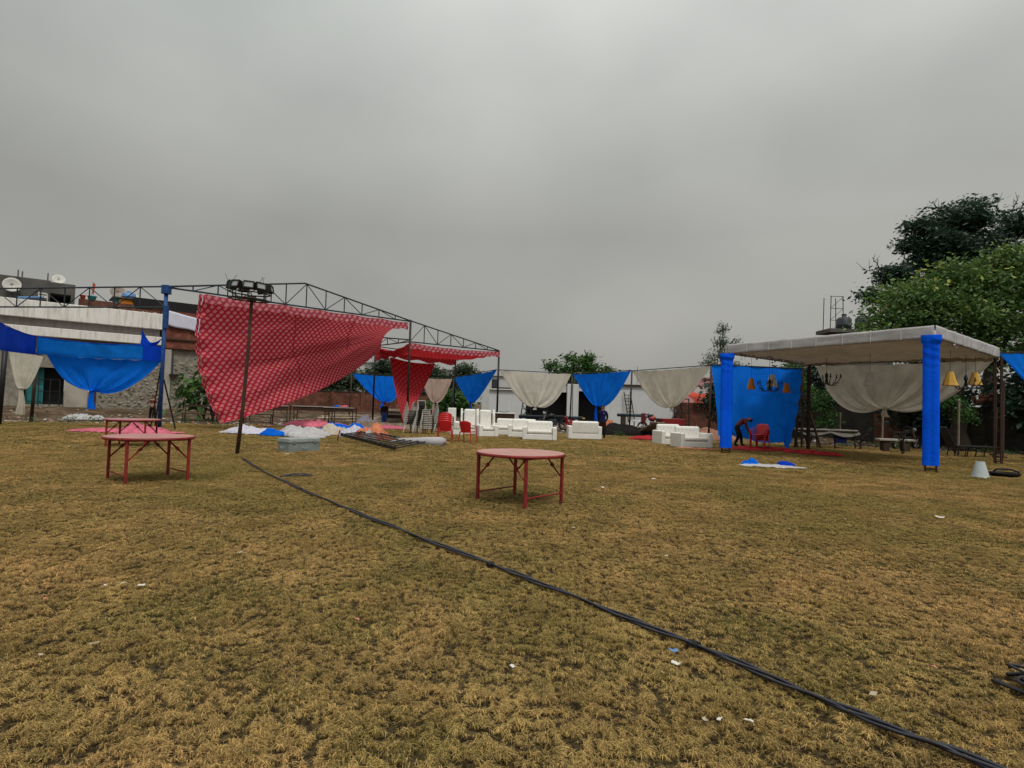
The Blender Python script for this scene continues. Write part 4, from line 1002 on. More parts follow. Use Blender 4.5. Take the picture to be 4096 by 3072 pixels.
# ------------------------------------------------------------------ white square canopy on the right
CA, CB, CC, CD = Vector((7.72, 20.8, 0)), Vector((11.5, 15.75, 0)), Vector((16.4, 19.5, 0)), Vector((12.6, 24.55, 0))
cn = thing('canopy', 'large square white canopy on posts wrapped in blue cloth', 'canopy', (0, 0, 0))
ZT, ZV = 3.96, 3.60
def val(a, b, za, zb):
    a, b = Vector(a), Vector(b); nrm = (b - a).cross(UPZ).normalized()
    def fn(u, v): return lerp(a, b, u) + UPZ * (za + (zb - za) * u - 0.34 * v + 0.006 * nz(u * 14, 0, za)) + nrm * (0.03 + 0.006 * math.sin(u * 31 + 3 * v) + 0.012 * nz(u * 9, v * 3))
    s = MB().grid(80, 6, fn).build('valance', M['white_cloth'], cn, True, solid=0.006)
    for i in range(1, 8): MB().tube([fn(i / 8, 0) + nrm * 0.02, fn(i / 8, 1) + nrm * 0.02], 0.008, 4).build('seam', M['cushion'], s)
    MB().tube([lerp(a, b, 0.01) - nrm * 0.05 + UPZ * (za - 0.07), lerp(a, b, 0.99) - nrm * 0.05 + UPZ * (zb - 0.07)], 0.025, 6).build('top_pipe', M['steel_dark'], s)
    MB().tube([lerp(a, b, 0) + UPZ * (za - 0.33), lerp(a, b, 1) + UPZ * (zb - 0.33)], 0.018, 6).build('lower_pipe', M['beige_ceiling'], s)
val(CA, CB, 3.90, 4.02); val(CB, CC, 4.02, 3.92); val(CC, CD, 3.92, 3.88); val(CD, CA, 3.88, 3.90)
def ceil(u, v):
    p = lerp(lerp(CA, CB, u), lerp(CD, CC, u), v)
    e = math.sin(PI * u) * math.sin(PI * v)
    edge = max(0, 1 - min(u, v, 1 - u, 1 - v) / 0.10)
    return p + UPZ * (3.62 - 0.10 * e + 0.05 * math.sin(v * 34 + 2 * u + 2 * nz(u * 5, v * 5)) * (0.5 + edge) + 0.06 * nz(u * 16, v * 7) + 0.10 * edge * abs(math.sin(u * 60 + v * 9)) * 0.6)
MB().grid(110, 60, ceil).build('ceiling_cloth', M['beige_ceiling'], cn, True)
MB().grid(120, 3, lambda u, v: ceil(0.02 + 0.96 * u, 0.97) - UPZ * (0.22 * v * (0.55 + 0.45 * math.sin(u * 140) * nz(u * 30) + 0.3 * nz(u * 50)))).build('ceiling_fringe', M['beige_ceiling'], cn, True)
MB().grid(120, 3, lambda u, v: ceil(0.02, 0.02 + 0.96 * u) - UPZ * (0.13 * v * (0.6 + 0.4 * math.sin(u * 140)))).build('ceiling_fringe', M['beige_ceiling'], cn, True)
MB().grid(20, 20, lambda u, v: lerp(lerp(CA, CB, u), lerp(CD, CC, u), v) + UPZ * (3.83 + 0.1 * (u - v * 0.7) + 0.12 * math.sin(PI * u) * math.sin(PI * v))).build('roof_cloth', M['white_cloth'], cn, True)
def column(p, zt, w, rz, wrap=True, lean=0.0):
    e = MB()
    if wrap:
        def fn(u, v):
            a = 2 * PI * u; z = 0.20 + (zt - 0.20) * v
            k = (abs(math.cos(a)) ** 6 + abs(math.sin(a)) ** 6) ** (-1 / 6) * w / 2
            if v > 0.93: k *= 1.0 + 0.22 * sstep(0.93, 0.96, v)
            wr = 0.007 * math.sin(z * 27 + 2 * a + 2 * nz(z * 2, a)) * sstep(2.6, 3.2, z) + 0.006 * nz(a * 2, z * 2) + 0.004 * math.sin(a * 9)
            x, y = math.cos(a) * (k + wr), math.sin(a) * (k + wr)
            return Vector((p.x + x * math.cos(rz) - y * math.sin(rz) + lean * z, p.y + x * math.sin(rz) + y * math.cos(rz), z))
        cw = MB().grid(48, 90, fn).build('blue_wrap', M['blue_wrap'], cn, True)
    for sx, sy in ((-1, -1), (1, -1), (1, 1), (-1, 1)):
        x, y = sx * w * 0.33, sy * w * 0.33
        q = p + Vector((x * math.cos(rz) - y * math.sin(rz), x * math.sin(rz) + y * math.cos(rz), 0))
        MB().tube([q - UPZ * 0.08, q + UPZ * zt + Vector((lean * zt, 0, 0))], 0.026, 6).build('post_leg', M['rust'], cn)
    for z in (0.10, 0.55): MB().box((p.x, p.y, z), (w * 0.66, w * 0.66, 0.03), rz).build('post_ring', M['rust'], cn)
RZ = math.atan2((CB - CA).y, (CB - CA).x)
column(CA, 3.56, 0.40, R(-20), True, 0.0); column(CB + Vector((-0.05, 0.05, 0)), 3.74, 0.38, R(-36), True, 0.0)
column(CC, 3.6, 0.26, RZ, False); column(CD, 3.6, 0.12, RZ, False)
swag('cream_swag', 'big cream swag across the far side of the canopy', tuple(CD + Vector((0.2, -0.2, 3.52))), tuple(CC + Vector((-0.05, 0.05, 3.55))), (14.35, 22.25, 1.78), M['cream_cloth'], (1.65, 0.75), (1.4, 0.60), 0.32, 8, 0.12, 21, rod=False)
swag('blue_swag', 'blue swag coming into view at the far right edge', (16.5, 19.6, 3.75), (20.0, 19.2, 3.85), (18.2, 19.3, 1.9), M['blue_cloth'], (0.4, -0.3), (0.5, 0), 0.4, 8, 0.07, 23)
# chandeliers and lampshades under the canopy
def chandelier(label, loc, zc, arms, r):
    t_ = thing('chandelier', label, 'chandelier', loc)
    MB().tube([(0, 0, 0), (0, 0, zc - loc[2])], 0.008, 5).build('chain', M['steel_black'], t_)
    MB().lathe([(0.02, -0.08), (0.055, -0.02), (0.035, 0.08), (0.06, 0.2), (0.02, 0.3)], 12).build('hub', M['steel_black'], t_, True)
    for k in range(arms):
        a = 2 * PI * k / arms + 0.3
        pts = [Vector((math.cos(a) * q * r, math.sin(a) * q * r, -0.02 - 0.16 * math.sin(PI * q * 1.05) + 0.12 * q * q)) for q in [i / 8 for i in range(9)]]
        ar = MB().tube(pts, 0.014, 6).build('arm', M['steel_black'], t_)
        cu = [pts[6] + Vector((math.cos(a) * 0.06 * math.cos(s), math.sin(a) * 0.06 * math.cos(s), -0.05 + 0.06 * math.sin(s))) for s in [i * 0.7 for i in range(8)]]
        MB().tube(cu, 0.009, 5).build('scroll', M['steel_black'], ar)
        MB().lathe([(0.03, 0), (0.045, 0.02), (0.018, 0.03), (0.018, 0.12)], 10, tuple(pts[-1])).build('candle_cup', M['steel_black'], ar, True)
chandelier('black scrolled chandelier in front of the blue panel', (9.35, 21.0, 2.42), 3.55, 6, 0.42)
chandelier('black scrolled chandelier near the top of the cream swag', (11.2, 20.6, 2.68), 3.55, 6, 0.45)
chandelier('pale scrolled lamp arms behind the yellow shades', (14.6, 18.6, 2.60), 3.55, 5, 0.42)
def lampshade(label, x, y, z0, z1, r0, r1, mt, hang=True, ztop=3.56):
    t_ = thing('lampshade', label, 'lampshade', (x, y, z0))
    h = z1 - z0
    MB().lathe([(r1, 0), (r0, h)], 8 if hang else 20, cap=False).build('shade', mt, t_, False, solid=0.008)
    MB().lathe([(r1 + 0.006, 0.0), (r1 + 0.006, 0.02)], 8 if hang else 20, cap=False).build('rim', mt, t_, solid=0.006)
    if hang: MB().tube([(0, 0, h * 0.9), (0, 0, ztop - z0)], 0.006, 5).build('cord', M['steel_black'], t_); MB().lathe([(0.02, 0.2), (0.04, 0.28), (0.03, 0.36)], 8).build('bulb_holder', M['paper'], t_)
lampshade('left of two orange lampshades before the blue panel', 9.1, 22.0, 2.36, 2.78, 0.07, 0.165, M['shade_orange'])
lampshade('white lampshade between the two orange ones', 9.75, 21.7, 2.46, 2.92, 0.09, 0.205, M['shade_white'])
lampshade('right of two orange lampshades before the blue panel', 10.44, 22.0, 2.27, 2.64, 0.06, 0.155, M['shade_orange'])
lampshade('white lampshade hanging before the cream swag', 11.76, 19.0, 2.48, 2.91, 0.09, 0.20, M['shade_white'])
lampshade('yellow lampshade just right of the near blue column', 13.26, 17.5, 2.48, 2.90, 0.075, 0.20, M['shade_yellow'])
lampshade('yellow lampshade near the right corner of the canopy', 15.22, 19.0, 2.61, 3.02, 0.075, 0.19, M['shade_yellow'])
lampshade('pale grey lampshade standing on the grass near the right edge', 11.95, 14.75, 0.01, 0.42, 0.085, 0.19, M['shade_grey'], False)

# ------------------------------------------------------------------ round folding tables
def round_table():
    t_ = thing('round_table', 'x', 'table', (0, 0, 0), 0, 'round red folding tables on the lawn')
    Rr, H = 0.69, 0.77
    tp = MB().lathe([(Rr - 0.01, H - 0.03), (Rr - 0.012, H), (0.02, H + 0.002)], 56).build('tabletop', M['table_top'], t_)
    MB().lathe([(Rr - 0.008, H - 0.045), (Rr, H - 0.045), (Rr, H - 0.004), (Rr - 0.008, H - 0.004)], 56, cap=False).build('rim', M['table_red'], tp, True)
    for sx in (-1, 1):
        for sy in (-1, 1):
            lg = MB().box((sx * 0.47, sy * 0.45, (H - 0.045) / 2 - 0.01), (0.042, 0.042, H - 0.05)).build('leg', M['table_red'], t_, bevel=0.004)
            a, b = Vector((sx * 0.45, sy * 0.45, 0.40)), Vector((sx * 0.14, sy * 0.45, H - 0.05))
            br = MB().tube([a, b], 0.014, 6).build('brace', M['table_red'], t_)
            mid = lerp(a, b, 0.55); MB().box(mid, (0.05, 0.03, 0.05), ry=R(-45 * sx)).build('hinge', M['table_red'], br)
        MB().tube([(sx * 0.47, -0.43, 0.15), (sx * 0.47, 0.43, 0.15)], 0.013, 6).build('stretcher', M['table_red'], t_)
        MB().box((sx * 0.47, 0, H - 0.055), (0.03, 0.94, 0.022)).build('top_rail', M['table_red'], t_)
    MB().tube([(-0.5, 0.45, H - 0.055), (0.5, 0.45, H - 0.055)], 0.012, 5).build('top_rail', M['table_red'], t_); MB().tube([(-0.5, -0.45, H - 0.055), (0.5, -0.45, H - 0.055)], 0.012, 5).build('top_rail', M['table_red'], t_)
    return t_
t3 = round_table()
for i, (x, y, a, lb) in enumerate([(0.17, 9.02, R(-40), 'round red folding table alone on the lawn right of the cable'), (-6.24, 10.06, R(50), 'nearer of the two round red tables on the left'), (-10.65, 16.35, R(14), 'farther round red table on the left, before the pink cloth')]):
    o = t3 if i == 0 else copy_tree(t3)
    o.location = (x, y, 0); o.rotation_euler = (0, 0, a); o['label'] = lb

# ------------------------------------------------------------------ floodlight mast
fm = thing('floodlight_mast', 'rusty leaning mast with a ring of dark floodlights on top', 'mast', (-6.92, 14.73, 0))
MB().tube([(0, 0, -0.1), (0.10, 0, 1.2), (0.17, 0, 2.7), (0.20, 0, 4.05)], [0.05, 0.046, 0.042, 0.04], 10).build('pole', M['rust'], fm, True)
MB().tube([(-0.12, 0, 0.01), (0.12, 0, 0.01)], 0.02, 6).build('foot', M['rust'], fm)
hd = MB().box((0.20, 0, 4.0), (0.16, 0.16, 0.14)).build('bracket', M['rust'], fm)
RX, RY = 0.53, 0.40
ring = [(0.14 + RX * math.cos(a), RY * math.sin(a)) for a in [2 * PI * k / 8 + 0.25 for k in range(8)]]
tl = lambda x: -0.06 * (x - 0.14)
for z in (3.98, 4.14):
    MB().tube([(x, y, z + tl(x)) for x, y in ring + ring[:1]], 0.017, 6).build('ring', M['steel_black'], fm)
for x, y in ring:
    MB().tube([(x, y, 3.98 + tl(x)), (x, y, 4.2 + tl(x))], 0.014, 5).build('ring_post', M['steel_black'], fm)
    MB().tube([(0.2, 0, 4.0), (x, y, 3.99 + tl(x))], 0.014, 5).build('spoke', M['rust'], fm)
for k, a in enumerate([-2.55, -1.95, -1.3, -0.72, 0.1, 1.2, 2.2, 3.05]):
    x, y = 0.14 + RX * math.cos(a) * 0.98, RY * math.sin(a) * 0.98
    e = bpy.data.objects.new('floodlight', MB().prism([(-0.15, -0.11), (0.15, -0.11), (0.15, 0.11), (-0.15, 0.11)], -0.02, 0.10).mesh('floodlight', M['lamp_green'] if k in (0, 7) else M['steel_black']))
    COL.objects.link(e); e.parent = fm; e.location = (x, y, 4.30 + tl(x)); e.scale = (0.85, 0.85, 0.85); e.rotation_euler = (R(-12), 0.06, math.atan2(y / RY, (x - 0.14) / RX) + PI / 2)
    for nm_, cx_, cz_, w_, h_ in (('frame', 0, 0.095, 0.30, 0.03), ('frame', 0, -0.095, 0.30, 0.03), ('frame', -0.135, 0, 0.03, 0.2), ('frame', 0.135, 0, 0.03, 0.2)):
        MB().box((cx_, -0.035, cz_), (w_, 0.03, h_)).build(nm_, M['steel_black'], e)
    MB().box((0, -0.024, 0), (0.24, 0.006, 0.16)).build('glass', M['glass_lamp'], e)
    MB().box((0, 0.13, 0), (0.2, 0.06, 0.12)).build('gear_box', M['steel_black'], e)
for i, (x, a) in enumerate(((0.38, 0.5), (0.48, -0.2), (-0.3, 0.3), (-0.42, -0.4))):
    MB().tube([(x, 0, 4.42), (x + a * 0.1, 0, 4.52), (x + a * 0.25, 0.02, 4.55 + 0.03 * i)], 0.006, 4).build('loose_wire', M['cable'], fm)

# ------------------------------------------------------------------ black cable across the lawn
CP = [(-6.5, 14.1), (-6.23, 13.71), (-5.25, 12.2), (-4.3, 10.83), (-3.44, 9.64), (-2.78, 8.78), (-2.02, 7.78), (-1.36, 6.97), (-0.89, 6.37), (-0.44, 5.83), (-0.15, 5.49), (0.11, 5.16), (0.41, 4.8), (0.73, 4.4), (0.99, 4.06), (1.22, 3.77), (1.41, 3.5), (1.58, 3.27), (1.72, 3.06), (1.84, 2.88), (1.96, 2.73), (2.08, 2.6), (2.3, 2.3), (2.6, 1.9)]
def smooth_path(pts, k=6):
    out = []
    P = [Vector((*p, 0)) if len(p) == 2 else Vector(p) for p in pts]
    for i in range(len(P) - 1):
        a, b, c, d = P[max(i - 1, 0)], P[i], P[i + 1], P[min(i + 2, len(P) - 1)]
        for s in range(k):
            t = s / k
            out.append(0.5 * ((2 * b) + (c - a) * t + (2 * a - 5 * b + 4 * c - d) * t * t + (3 * b - a - 3 * c + d) * t ** 3))
    return out + [P[-1]]
cb = thing('power_cable', 'black twin power cable running diagonally across the lawn', 'cable', (0, 0, 0))
sp_ = [p * 0.973 for p in smooth_path(CP)]
for q in range(3):
    pts = []
    for i, p in enumerate(sp_):
        tg = (sp_[min(i + 1, len(sp_) - 1)] - sp_[max(i - 1, 0)]).normalized(); nr = Vector((-tg.y, tg.x, 0))
        w = math.sin(i * 0.42 + q * 2.1) * 0.010 + (q - 1) * 0.013 + 0.006 * nz(i * 0.3, q)
        pts.append(p + nr * w + UPZ * (0.042 + ground_z(p.x, p.y) + 0.008 * math.sin(i * 0.42 + q * 2.1 + 1.5) + 0.006 * nz(i * 0.2, 7)))
    MB().tube(pts, 0.0095, 6).build('cable_strand', M['cable'], cb, True)
MB().tube([p + UPZ * 0.035 for p in smooth_path([(-4.25, 10.84), (-4.2, 11.13), (-4.05, 11.3), (-3.85, 11.22), (-3.77, 11.09), (-3.9, 11.05), (-4.1, 11.02), (-4.2, 10.9)])], 0.014, 6).build('cable_loop', M['cable'], cb, True)
for x, y in ((-6.06, 13.34), (-3.35, 9.38), (-0.146, 5.34), (1.187, 3.67)): MB().tube([(x - 0.02, y + 0.03, 0.035), (x + 0.02, y - 0.03, 0.042)], 0.027, 7).build('tape_joint', M['rubber'], cb)

# ------------------------------------------------------------------ grey trunk
tk = thing('metal_trunk', 'grey sheet-metal trunk with closed lid on the lawn', 'trunk', (-5.93, 16.32, 0), R(52))
b = MB().box((0, 0, 0.14), (0.95, 0.55, 0.28)).build('body', M['trunk_grey'], tk, bevel=0.012)
l = MB().box((0, 0, 0.335), (0.98, 0.58, 0.10)).build('lid', M['trunk_lid'], tk, bevel=0.014)
MB().box((0, 0, 0.283), (0.985, 0.585, 0.012)).build('lid_edge', M['trunk_grey'], l)
for x in (-0.32, 0.32): h_ = MB().box((x, -0.292, 0.29), (0.07, 0.02, 0.09)).build('latch', M['chrome'], tk, bevel=0.004)
for x, y, r_ in ((0, -0.285, 0), (-0.485, 0, 1), (0.485, 0, 1)):
    pts = [(-0.07, 0, 0.17), (-0.065, -0.02, 0.13), (0, -0.035, 0.12), (0.065, -0.02, 0.13), (0.07, 0, 0.17)]
    hh = MB().tube(pts, 0.008, 6).build('handle', M['chrome'], tk); hh.location = (x, y, 0); hh.rotation_euler = (0, 0, (-PI / 2 if x < 0 else PI / 2) if r_ else 0)

# ------------------------------------------------------------------ crumpled cloth on the ground
def heap(name, label, c, rx, ry, h, mt, seed, rz=0.0, cat='cloth', n=76, group=None, rough=1.0):
    def fn(u, v):
        x, y = 2 * u - 1, 2 * v - 1
        # square to disc, uneven outline
        dx, dy = x * math.sqrt(1 - y * y / 2), y * math.sqrt(1 - x * x / 2)
        a = math.atan2(dy, dx); r_ = math.hypot(dx, dy)
        k = 1 + 0.42 * nz(math.cos(a) * 1.6 + seed, math.sin(a) * 1.6, seed) + 0.16 * nz(math.cos(a) * 5 + seed, math.sin(a) * 5, seed)
        px, py = dx * rx * k, dy * ry * k
        ed = max(0.0, 1 - r_ ** 2.2)
        f1 = 1 - abs(nz(px * 2.6 + seed * 3 + 0.5 * nz(py * 3, seed), py * 3.4, seed)) * 2.6
        f2 = 1 - abs(nz(px * 6 + seed + nz(py * 5, px * 2), py * 8, seed + 3)) * 2.4
        f3 = nz(px * 11, py * 11, seed + 5)
        lo = nz(px * 1.4 / max(rx, .3) + seed * 2, py * 1.6 / max(ry, .3), seed + 8)
        z = 0.012 + h * ed ** 0.62 * (0.58 + 0.55 * lo) + min(h, 0.3) * ed ** 0.5 * (0.28 * f1 + 0.16 * f2 + 0.10 * (1 - abs(nz(px * 13 + f1, py * 10, seed)) * 3)) * rough + 0.02 * f3 * ed + 0.02 * (1 - ed) * max(0, f2)
        return Vector((px, py, max(0.012, z)))
    o = MB().grid(n, n, fn).build(name, mt, None, True)
    o.location = (c[0], c[1], 0.03 + ground_z(c[0], c[1])); o.rotation_euler = (0, 0, rz)
    return tag(o, label, cat, group)
heap('cloth_heap', 'crumpled pale lilac sheet on the grass behind the mast', (-10.3, 23.1), 1.05, 0.55, 0.26, M['lilac_cloth'], 1)
heap('cloth_heap', 'big off-white cloth pile behind the grey trunk', (-8.3, 22.9), 1.0, 0.8, 0.40, M['white_cloth'], 2)
heap('cloth_heap', 'blue cloth lying under the left edge of the off-white pile', (-9.05, 22.3), 0.62, 0.35, 0.22, M['blue_cloth'], 3)
heap('cloth_heap', 'thin white cloth spread in front of the off-white pile', (-7.55, 21.85), 0.75, 0.32, 0.12, M['white_cloth'], 4)
heap('cloth_heap', 'cream cloth lump behind the red carpet', (-7.35, 24.1), 0.7, 0.55, 0.42, M['cream_cloth'], 5)
heap('cloth_heap', 'blue cloth behind the cream lump', (-7.45, 25.0), 0.75, 0.35, 0.45, M['blue_cloth'], 6)
heap('cloth_heap', 'bright blue cloth heap beside the lilac bundle', (-6.35, 24.3), 0.7, 0.6, 0.45, M['blue_cloth'], 7)
heap('cloth_heap', 'lilac-white cloth bundle between the blue heap and orange bundle', (-6.15, 23.1), 0.65, 0.55, 0.45, M['lilac_cloth'], 8)
heap('cloth_heap', 'orange and peach cloth bundle on the red carpet', (-5.35, 22.5), 0.62, 0.5, 0.55, M['orange_cloth'], 9)
heap('cloth_heap', 'small white cloth tucked against the orange bundle', (-5.35, 21.95), 0.25, 0.18, 0.32, M['white_cloth'], 10)
heap('cloth_heap', 'pink printed cloth heap before the far tables', (-10.4, 30.2), 1.25, 0.6, 0.34, M['pink_cloth'], 11)
heap('cloth_heap', 'orange-red cloth end beside the pink printed heap', (-9.0, 30.0), 0.6, 0.35, 0.24, M['orange_cloth'], 12)
heap('tarpaulin_heap', 'brown tarpaulin strewn before the far brick wall', (-7.2, 31.6), 1.9, 0.7, 0.32, M['tarp_brown'], 13)
heap('tarpaulin_heap', 'brownish tarpaulin ridge left of the chair stacks', (-5.6, 31.0), 1.4, 0.5, 0.25, M['tarp_brown'], 14)
heap('cloth_heap', 'white peaked cloth bundle behind the tarpaulin', (-8.2, 33.3), 0.6, 0.4, 0.75, M['lilac_cloth'], 15)
heap('cloth_heap', 'reddish cloth strip on the brown tarpaulin', (-6.3, 30.5), 0.8, 0.3, 0.16, M['pink_cloth'], 16)
heap('cloth_heap', 'long pink cloth spread behind the far round table', (-14.6, 21.6), 1.7, 0.5, 0.12, M['pink_cloth'], 17, 0.15)
heap('cloth_heap', 'bunched pink cloth under the far round table', (-12.9, 20.4), 0.95, 0.6, 0.36, M['pink_cloth'], 18)
heap('cloth_heap', 'white cloth with frayed edge on the lawn before the canopy', (7.1, 15.65), 0.75, 0.25, 0.05, M['white_cloth'], 19, -0.2)
heap('cloth_heap', 'bright blue cloth bundle on the lawn before the canopy', (6.65, 16.1), 0.24, 0.2, 0.16, M['blue_cloth'], 20)
heap('cloth_heap', 'small deep-blue cloth behind the white frayed cloth', (7.65, 16.1), 0.24, 0.16, 0.12, M['blue_deep'], 21)
heap('red_rug', 'crumpled red rug under the canopy by the red chairs', (9.7, 22.7), 1.3, 0.7, 0.10, M['dark_red_cloth'], 22, 0.2)
heap('red_rug', 'long twisted red cloth trailing right of the red chairs', (10.95, 21.0), 1.0, 0.28, 0.16, M['dark_red_cloth'], 23, -0.65)
heap('cloth_heap', 'thin orange cloth strip left of the canopy post', (7.2, 21.9), 0.75, 0.16, 0.05, M['orange_cloth'], 24, -0.3)
heap('cloth_heap', 'small dark red cloth on the grass before the plank ramp', (6.35, 27.6), 0.75, 0.4, 0.16, M['dark_red_cloth'], 25)
heap('blanket_heap', 'tan blanket mound behind the right sofas', (9.9, 29.0), 1.3, 0.7, 0.85, M['blanket'], 26, rough=0.5)
heap('cloth_heap', 'orange cloth on the junk heap behind the standing person', (5.5, 34.0), 0.7, 0.5, 0.95, M['orange_cloth'], 27)
heap('debris_heap', 'dark junk heap behind the standing person', (6.1, 31.6), 1.5, 0.8, 0.75, M['dark_cloth'], 28)
heap('cloth_heap', 'white and grey junk pile in front of the white wall', (9.4, 40.5), 1.6, 0.7, 0.9, M['white_cloth'], 29)
heap('plastic_heap', 'pale plastic sheet on the earth bank at the left', (-22.3, 30.5), 0.9, 0.6, 0.28, M['white_cloth'], 30)
cp = MB().grid(30, 10, lambda u, v: Vector((-7.75 + 3.75 * u + 0.45 * v, 24.05 - 2.75 * u + 0.75 * v, 0.045 + 0.02 * math.sin(u * 14) + 0.02 * nz(u * 9, v * 5)))).build('red_carpet', M['red_carpet'], None, True, solid=0.01); tag(cp, 'red carpet strip lying behind the iron grid', 'carpet')
rl = thing('cloth_roll', 'rolled white cloth lying behind the iron grid', 'cloth roll', (0, 0, 0))
MB().tube([(-3.95, 20.25, 0.12), (-3.4, 20.1, 0.13), (-2.8, 19.95, 0.15), (-2.35, 19.85, 0.16), (-2.22, 19.82, 0.15)], [0.10, 0.12, 0.15, 0.16, 0.12], 14).build('roll', M['white_cloth'], rl, True)
MB().grid(20, 6, lambda u, v: Vector((-4.3 + 2.0 * u, 20.75 - 0.55 * u + 0.35 * v, 0.06 + 0.14 * u + 0.02 * math.sin(v * 9 + u * 6)))).build('loose_end', M['lilac_cloth'], rl, True)
MB().lathe([(0.02, -0.003), (0.13, 0), (0.13, 0.004)], 14).build('rolled_end', M['pink_cloth'], rl).location = (-2.2, 19.8, 0.15)
# iron grid lying on the grass
ig = thing('iron_grid', 'black iron bar grid lying slanted on the grass', 'iron grid', (0, 0, 0))
ga, gc, gd = Vector((-5.95, 20.4, 0.24)), Vector((-3.36, 17.0, 0.09)), Vector((-2.95, 19.6, 0.12))
gb = ga + (gd - gc)
for a, b2 in ((ga, gc), (gb, gd), (ga + UPZ * 0.06, gc + UPZ * 0.06)): MB().tube([a, b2], 0.028, 6).build('long_rail', M['steel_black'], ig)
for i in range(13): MB().tube([lerp(ga, gc, i / 12) + UPZ * 0.03, lerp(gb, gd, i / 12) + UPZ * 0.02 + (gd - gc) * (0.12 if i in (10, 12) else 0)], 0.022, 6).build('cross_bar', M['steel_black'], ig)
MB().tube([ga, ga + Vector((-0.05, 0, 0.18)), ga + Vector((-0.12, 0.02, -0.2))], 0.02, 5).build('hook', M['steel_black'], ig)
MB().tube([lerp(ga, gc, 0.2) + Vector((0.1, 0.5, 0.05)), lerp(ga, gc, 0.22) + Vector((0.15, 0.6, 0.2)), lerp(ga, gc, 0.26) + Vector((0.25, 0.6, 0.18))], 0.02, 5).build('hook', M['steel_black'], ig)

# ------------------------------------------------------------------ white sofas and armchairs
def sofa(label, loc, rz, w=1.45, d=0.80, hb=0.82, ha=0.56, back_step=False, group='white tufted sofas', arms=True, name='white_sofa', cat='sofa'):
    t_ = thing(name, label, cat, loc, rz, group)
    aw = 0.19
    MB().box((0, 0.02, 0.14), (w - 0.02, d - 0.06, 0.24)).build('base', M['white_leather'], t_, bevel=0.02)
    MB().box((0, -0.06, 0.345), (w - 2 * aw - 0.015, d - 0.22, 0.16)).build('seat_cushion', M['cushion'], t_, bevel=0.07, seg=4)
    bwid = w - 2 * aw + 0.06 if back_step else w - 2 * aw + 0.02
    bk_ = MB().box((0, d / 2 - 0.10, (0.27 + hb) / 2), (bwid, 0.19, hb - 0.27), rx=R(-5)).build('backrest', M['white_leather'], t_, bevel=0.08, seg=4)
    m = MB()
    nbt = max(3, int(bwid / 0.17))
    for j in range(2):
        for i in range(nbt - j):
            x = -bwid / 2 + (i + 0.5 + 0.5 * j) * bwid / nbt; z = hb - 0.13 - 0.13 * j
            if z > 0.45: m.lathe([(0.012, -0.008), (0.022, 0.0), (0.012, 0.008)], 8, (x, d / 2 - 0.205 - 0.01 * j, z))
    bo = m.build('tufting', M['button'], bk_, True); bo['kind'] = 'stuff'
    for sx in (-1, 1):
        MB().box((sx * (w - aw) / 2, 0.0, ha / 2 + 0.01), (aw, d, ha)).build('arm', M['white_leather'], t_, bevel=0.04, seg=3)
    for sx in (-1, 1):
        for sy in (-1, 1): MB().box((sx * (w / 2 - 0.1), sy * (d / 2 - 0.1), 0.012), (0.06, 0.06, 0.03)).build('foot', M['black'], t_)
    return t_
sofa('front sofa of the right pair, near the blue panel', (7.25, 23.25, 0), R(16), 1.45, 0.82, 0.84, 0.58)
sofa('rear sofa of the right pair, half hidden by the front one', (6.95, 25.0, 0), R(16), 1.45, 0.82, 0.86, 0.58)
sofa('sofa turned with its plain back to the camera beside the standing person', (3.43, 27.1, 0), R(181), 1.55, 0.80, 0.84, 0.60, True)
sofa('front sofa of the left overlapping pair', (1.27, 25.3, 0), R(-3), 1.48, 0.80, 0.82, 0.56)
sofa('rear sofa of the left overlapping pair', (0.62, 27.1, 0), R(-2), 1.48, 0.80, 0.84, 0.56)
sofa('low white loveseat behind the wing armchair', (-0.25, 28.6, 0), R(-4), 1.3, 0.80, 0.80, 0.55)
def wing_chair(label, loc, rz):
    t_ = sofa(label, loc, rz, 0.92, 0.80, 1.22, 0.52, False, 'white high-backed wing armchairs', True, 'wing_armchair', 'armchair')
    for sx in (-1, 1):
        o = MB().prism([(0.16, 0.5), (0.40, 0.5), (0.40, 1.24), (0.30, 1.24), (0.20, 0.95)], -0.05, 0.05).build('wing', M['white_leather'], t_, bevel=0.02); o.rotation_euler = (0, 0, PI / 2); o.location = (sx * 0.40, 0.0, 0)
    return t_
wing_chair('white high-backed wing armchair with tufted back, in front', (-1.1, 26.7, 0), R(18))
wing_chair('white high-backed armchair just behind and left of the other', (-2.0, 28.3, 0), R(6))
o = sofa('white seat showing its plain back between the red chairs', (-2.5, 27.2, 0), R(178), 0.62, 0.6, 0.66, 0.5, False, 'white low seats', True, 'white_armchair', 'armchair')
pb = thing('banquet_chair_cover', 'narrow white covered chair back left of the wing armchairs', 'chair', (-2.95, 28.9, 0), R(5))
MB().box((0, 0, 0.25), (0.42, 0.42, 0.45)).build('seat', M['white_leather'], pb, bevel=0.03); MB().box((0, 0.2, 0.85), (0.42, 0.08, 0.8)).build('backrest', M['white_leather'], pb, bevel=0.06, seg=3)
wt = thing('long_white_table', 'long white-topped table behind the wing armchairs', 'table', (-1.2, 31.8, 0), R(3))
MB().box((0, 0, 1.02), (2.9, 0.7, 0.05)).build('tabletop', M['white_paint'], wt, bevel=0.01)
for x, y in ((-1.35, -0.3), (1.35, -0.3), (-1.35, 0.3), (1.35, 0.3)): MB().box((x, y, 0.495), (0.05, 0.05, 1.0)).build('leg', M['wood_dark'], wt)
MB().box((0, -0.30, 0.70), (2.7, 0.02, 0.58)).build('skirt_board', M['wood_dark'], wt)

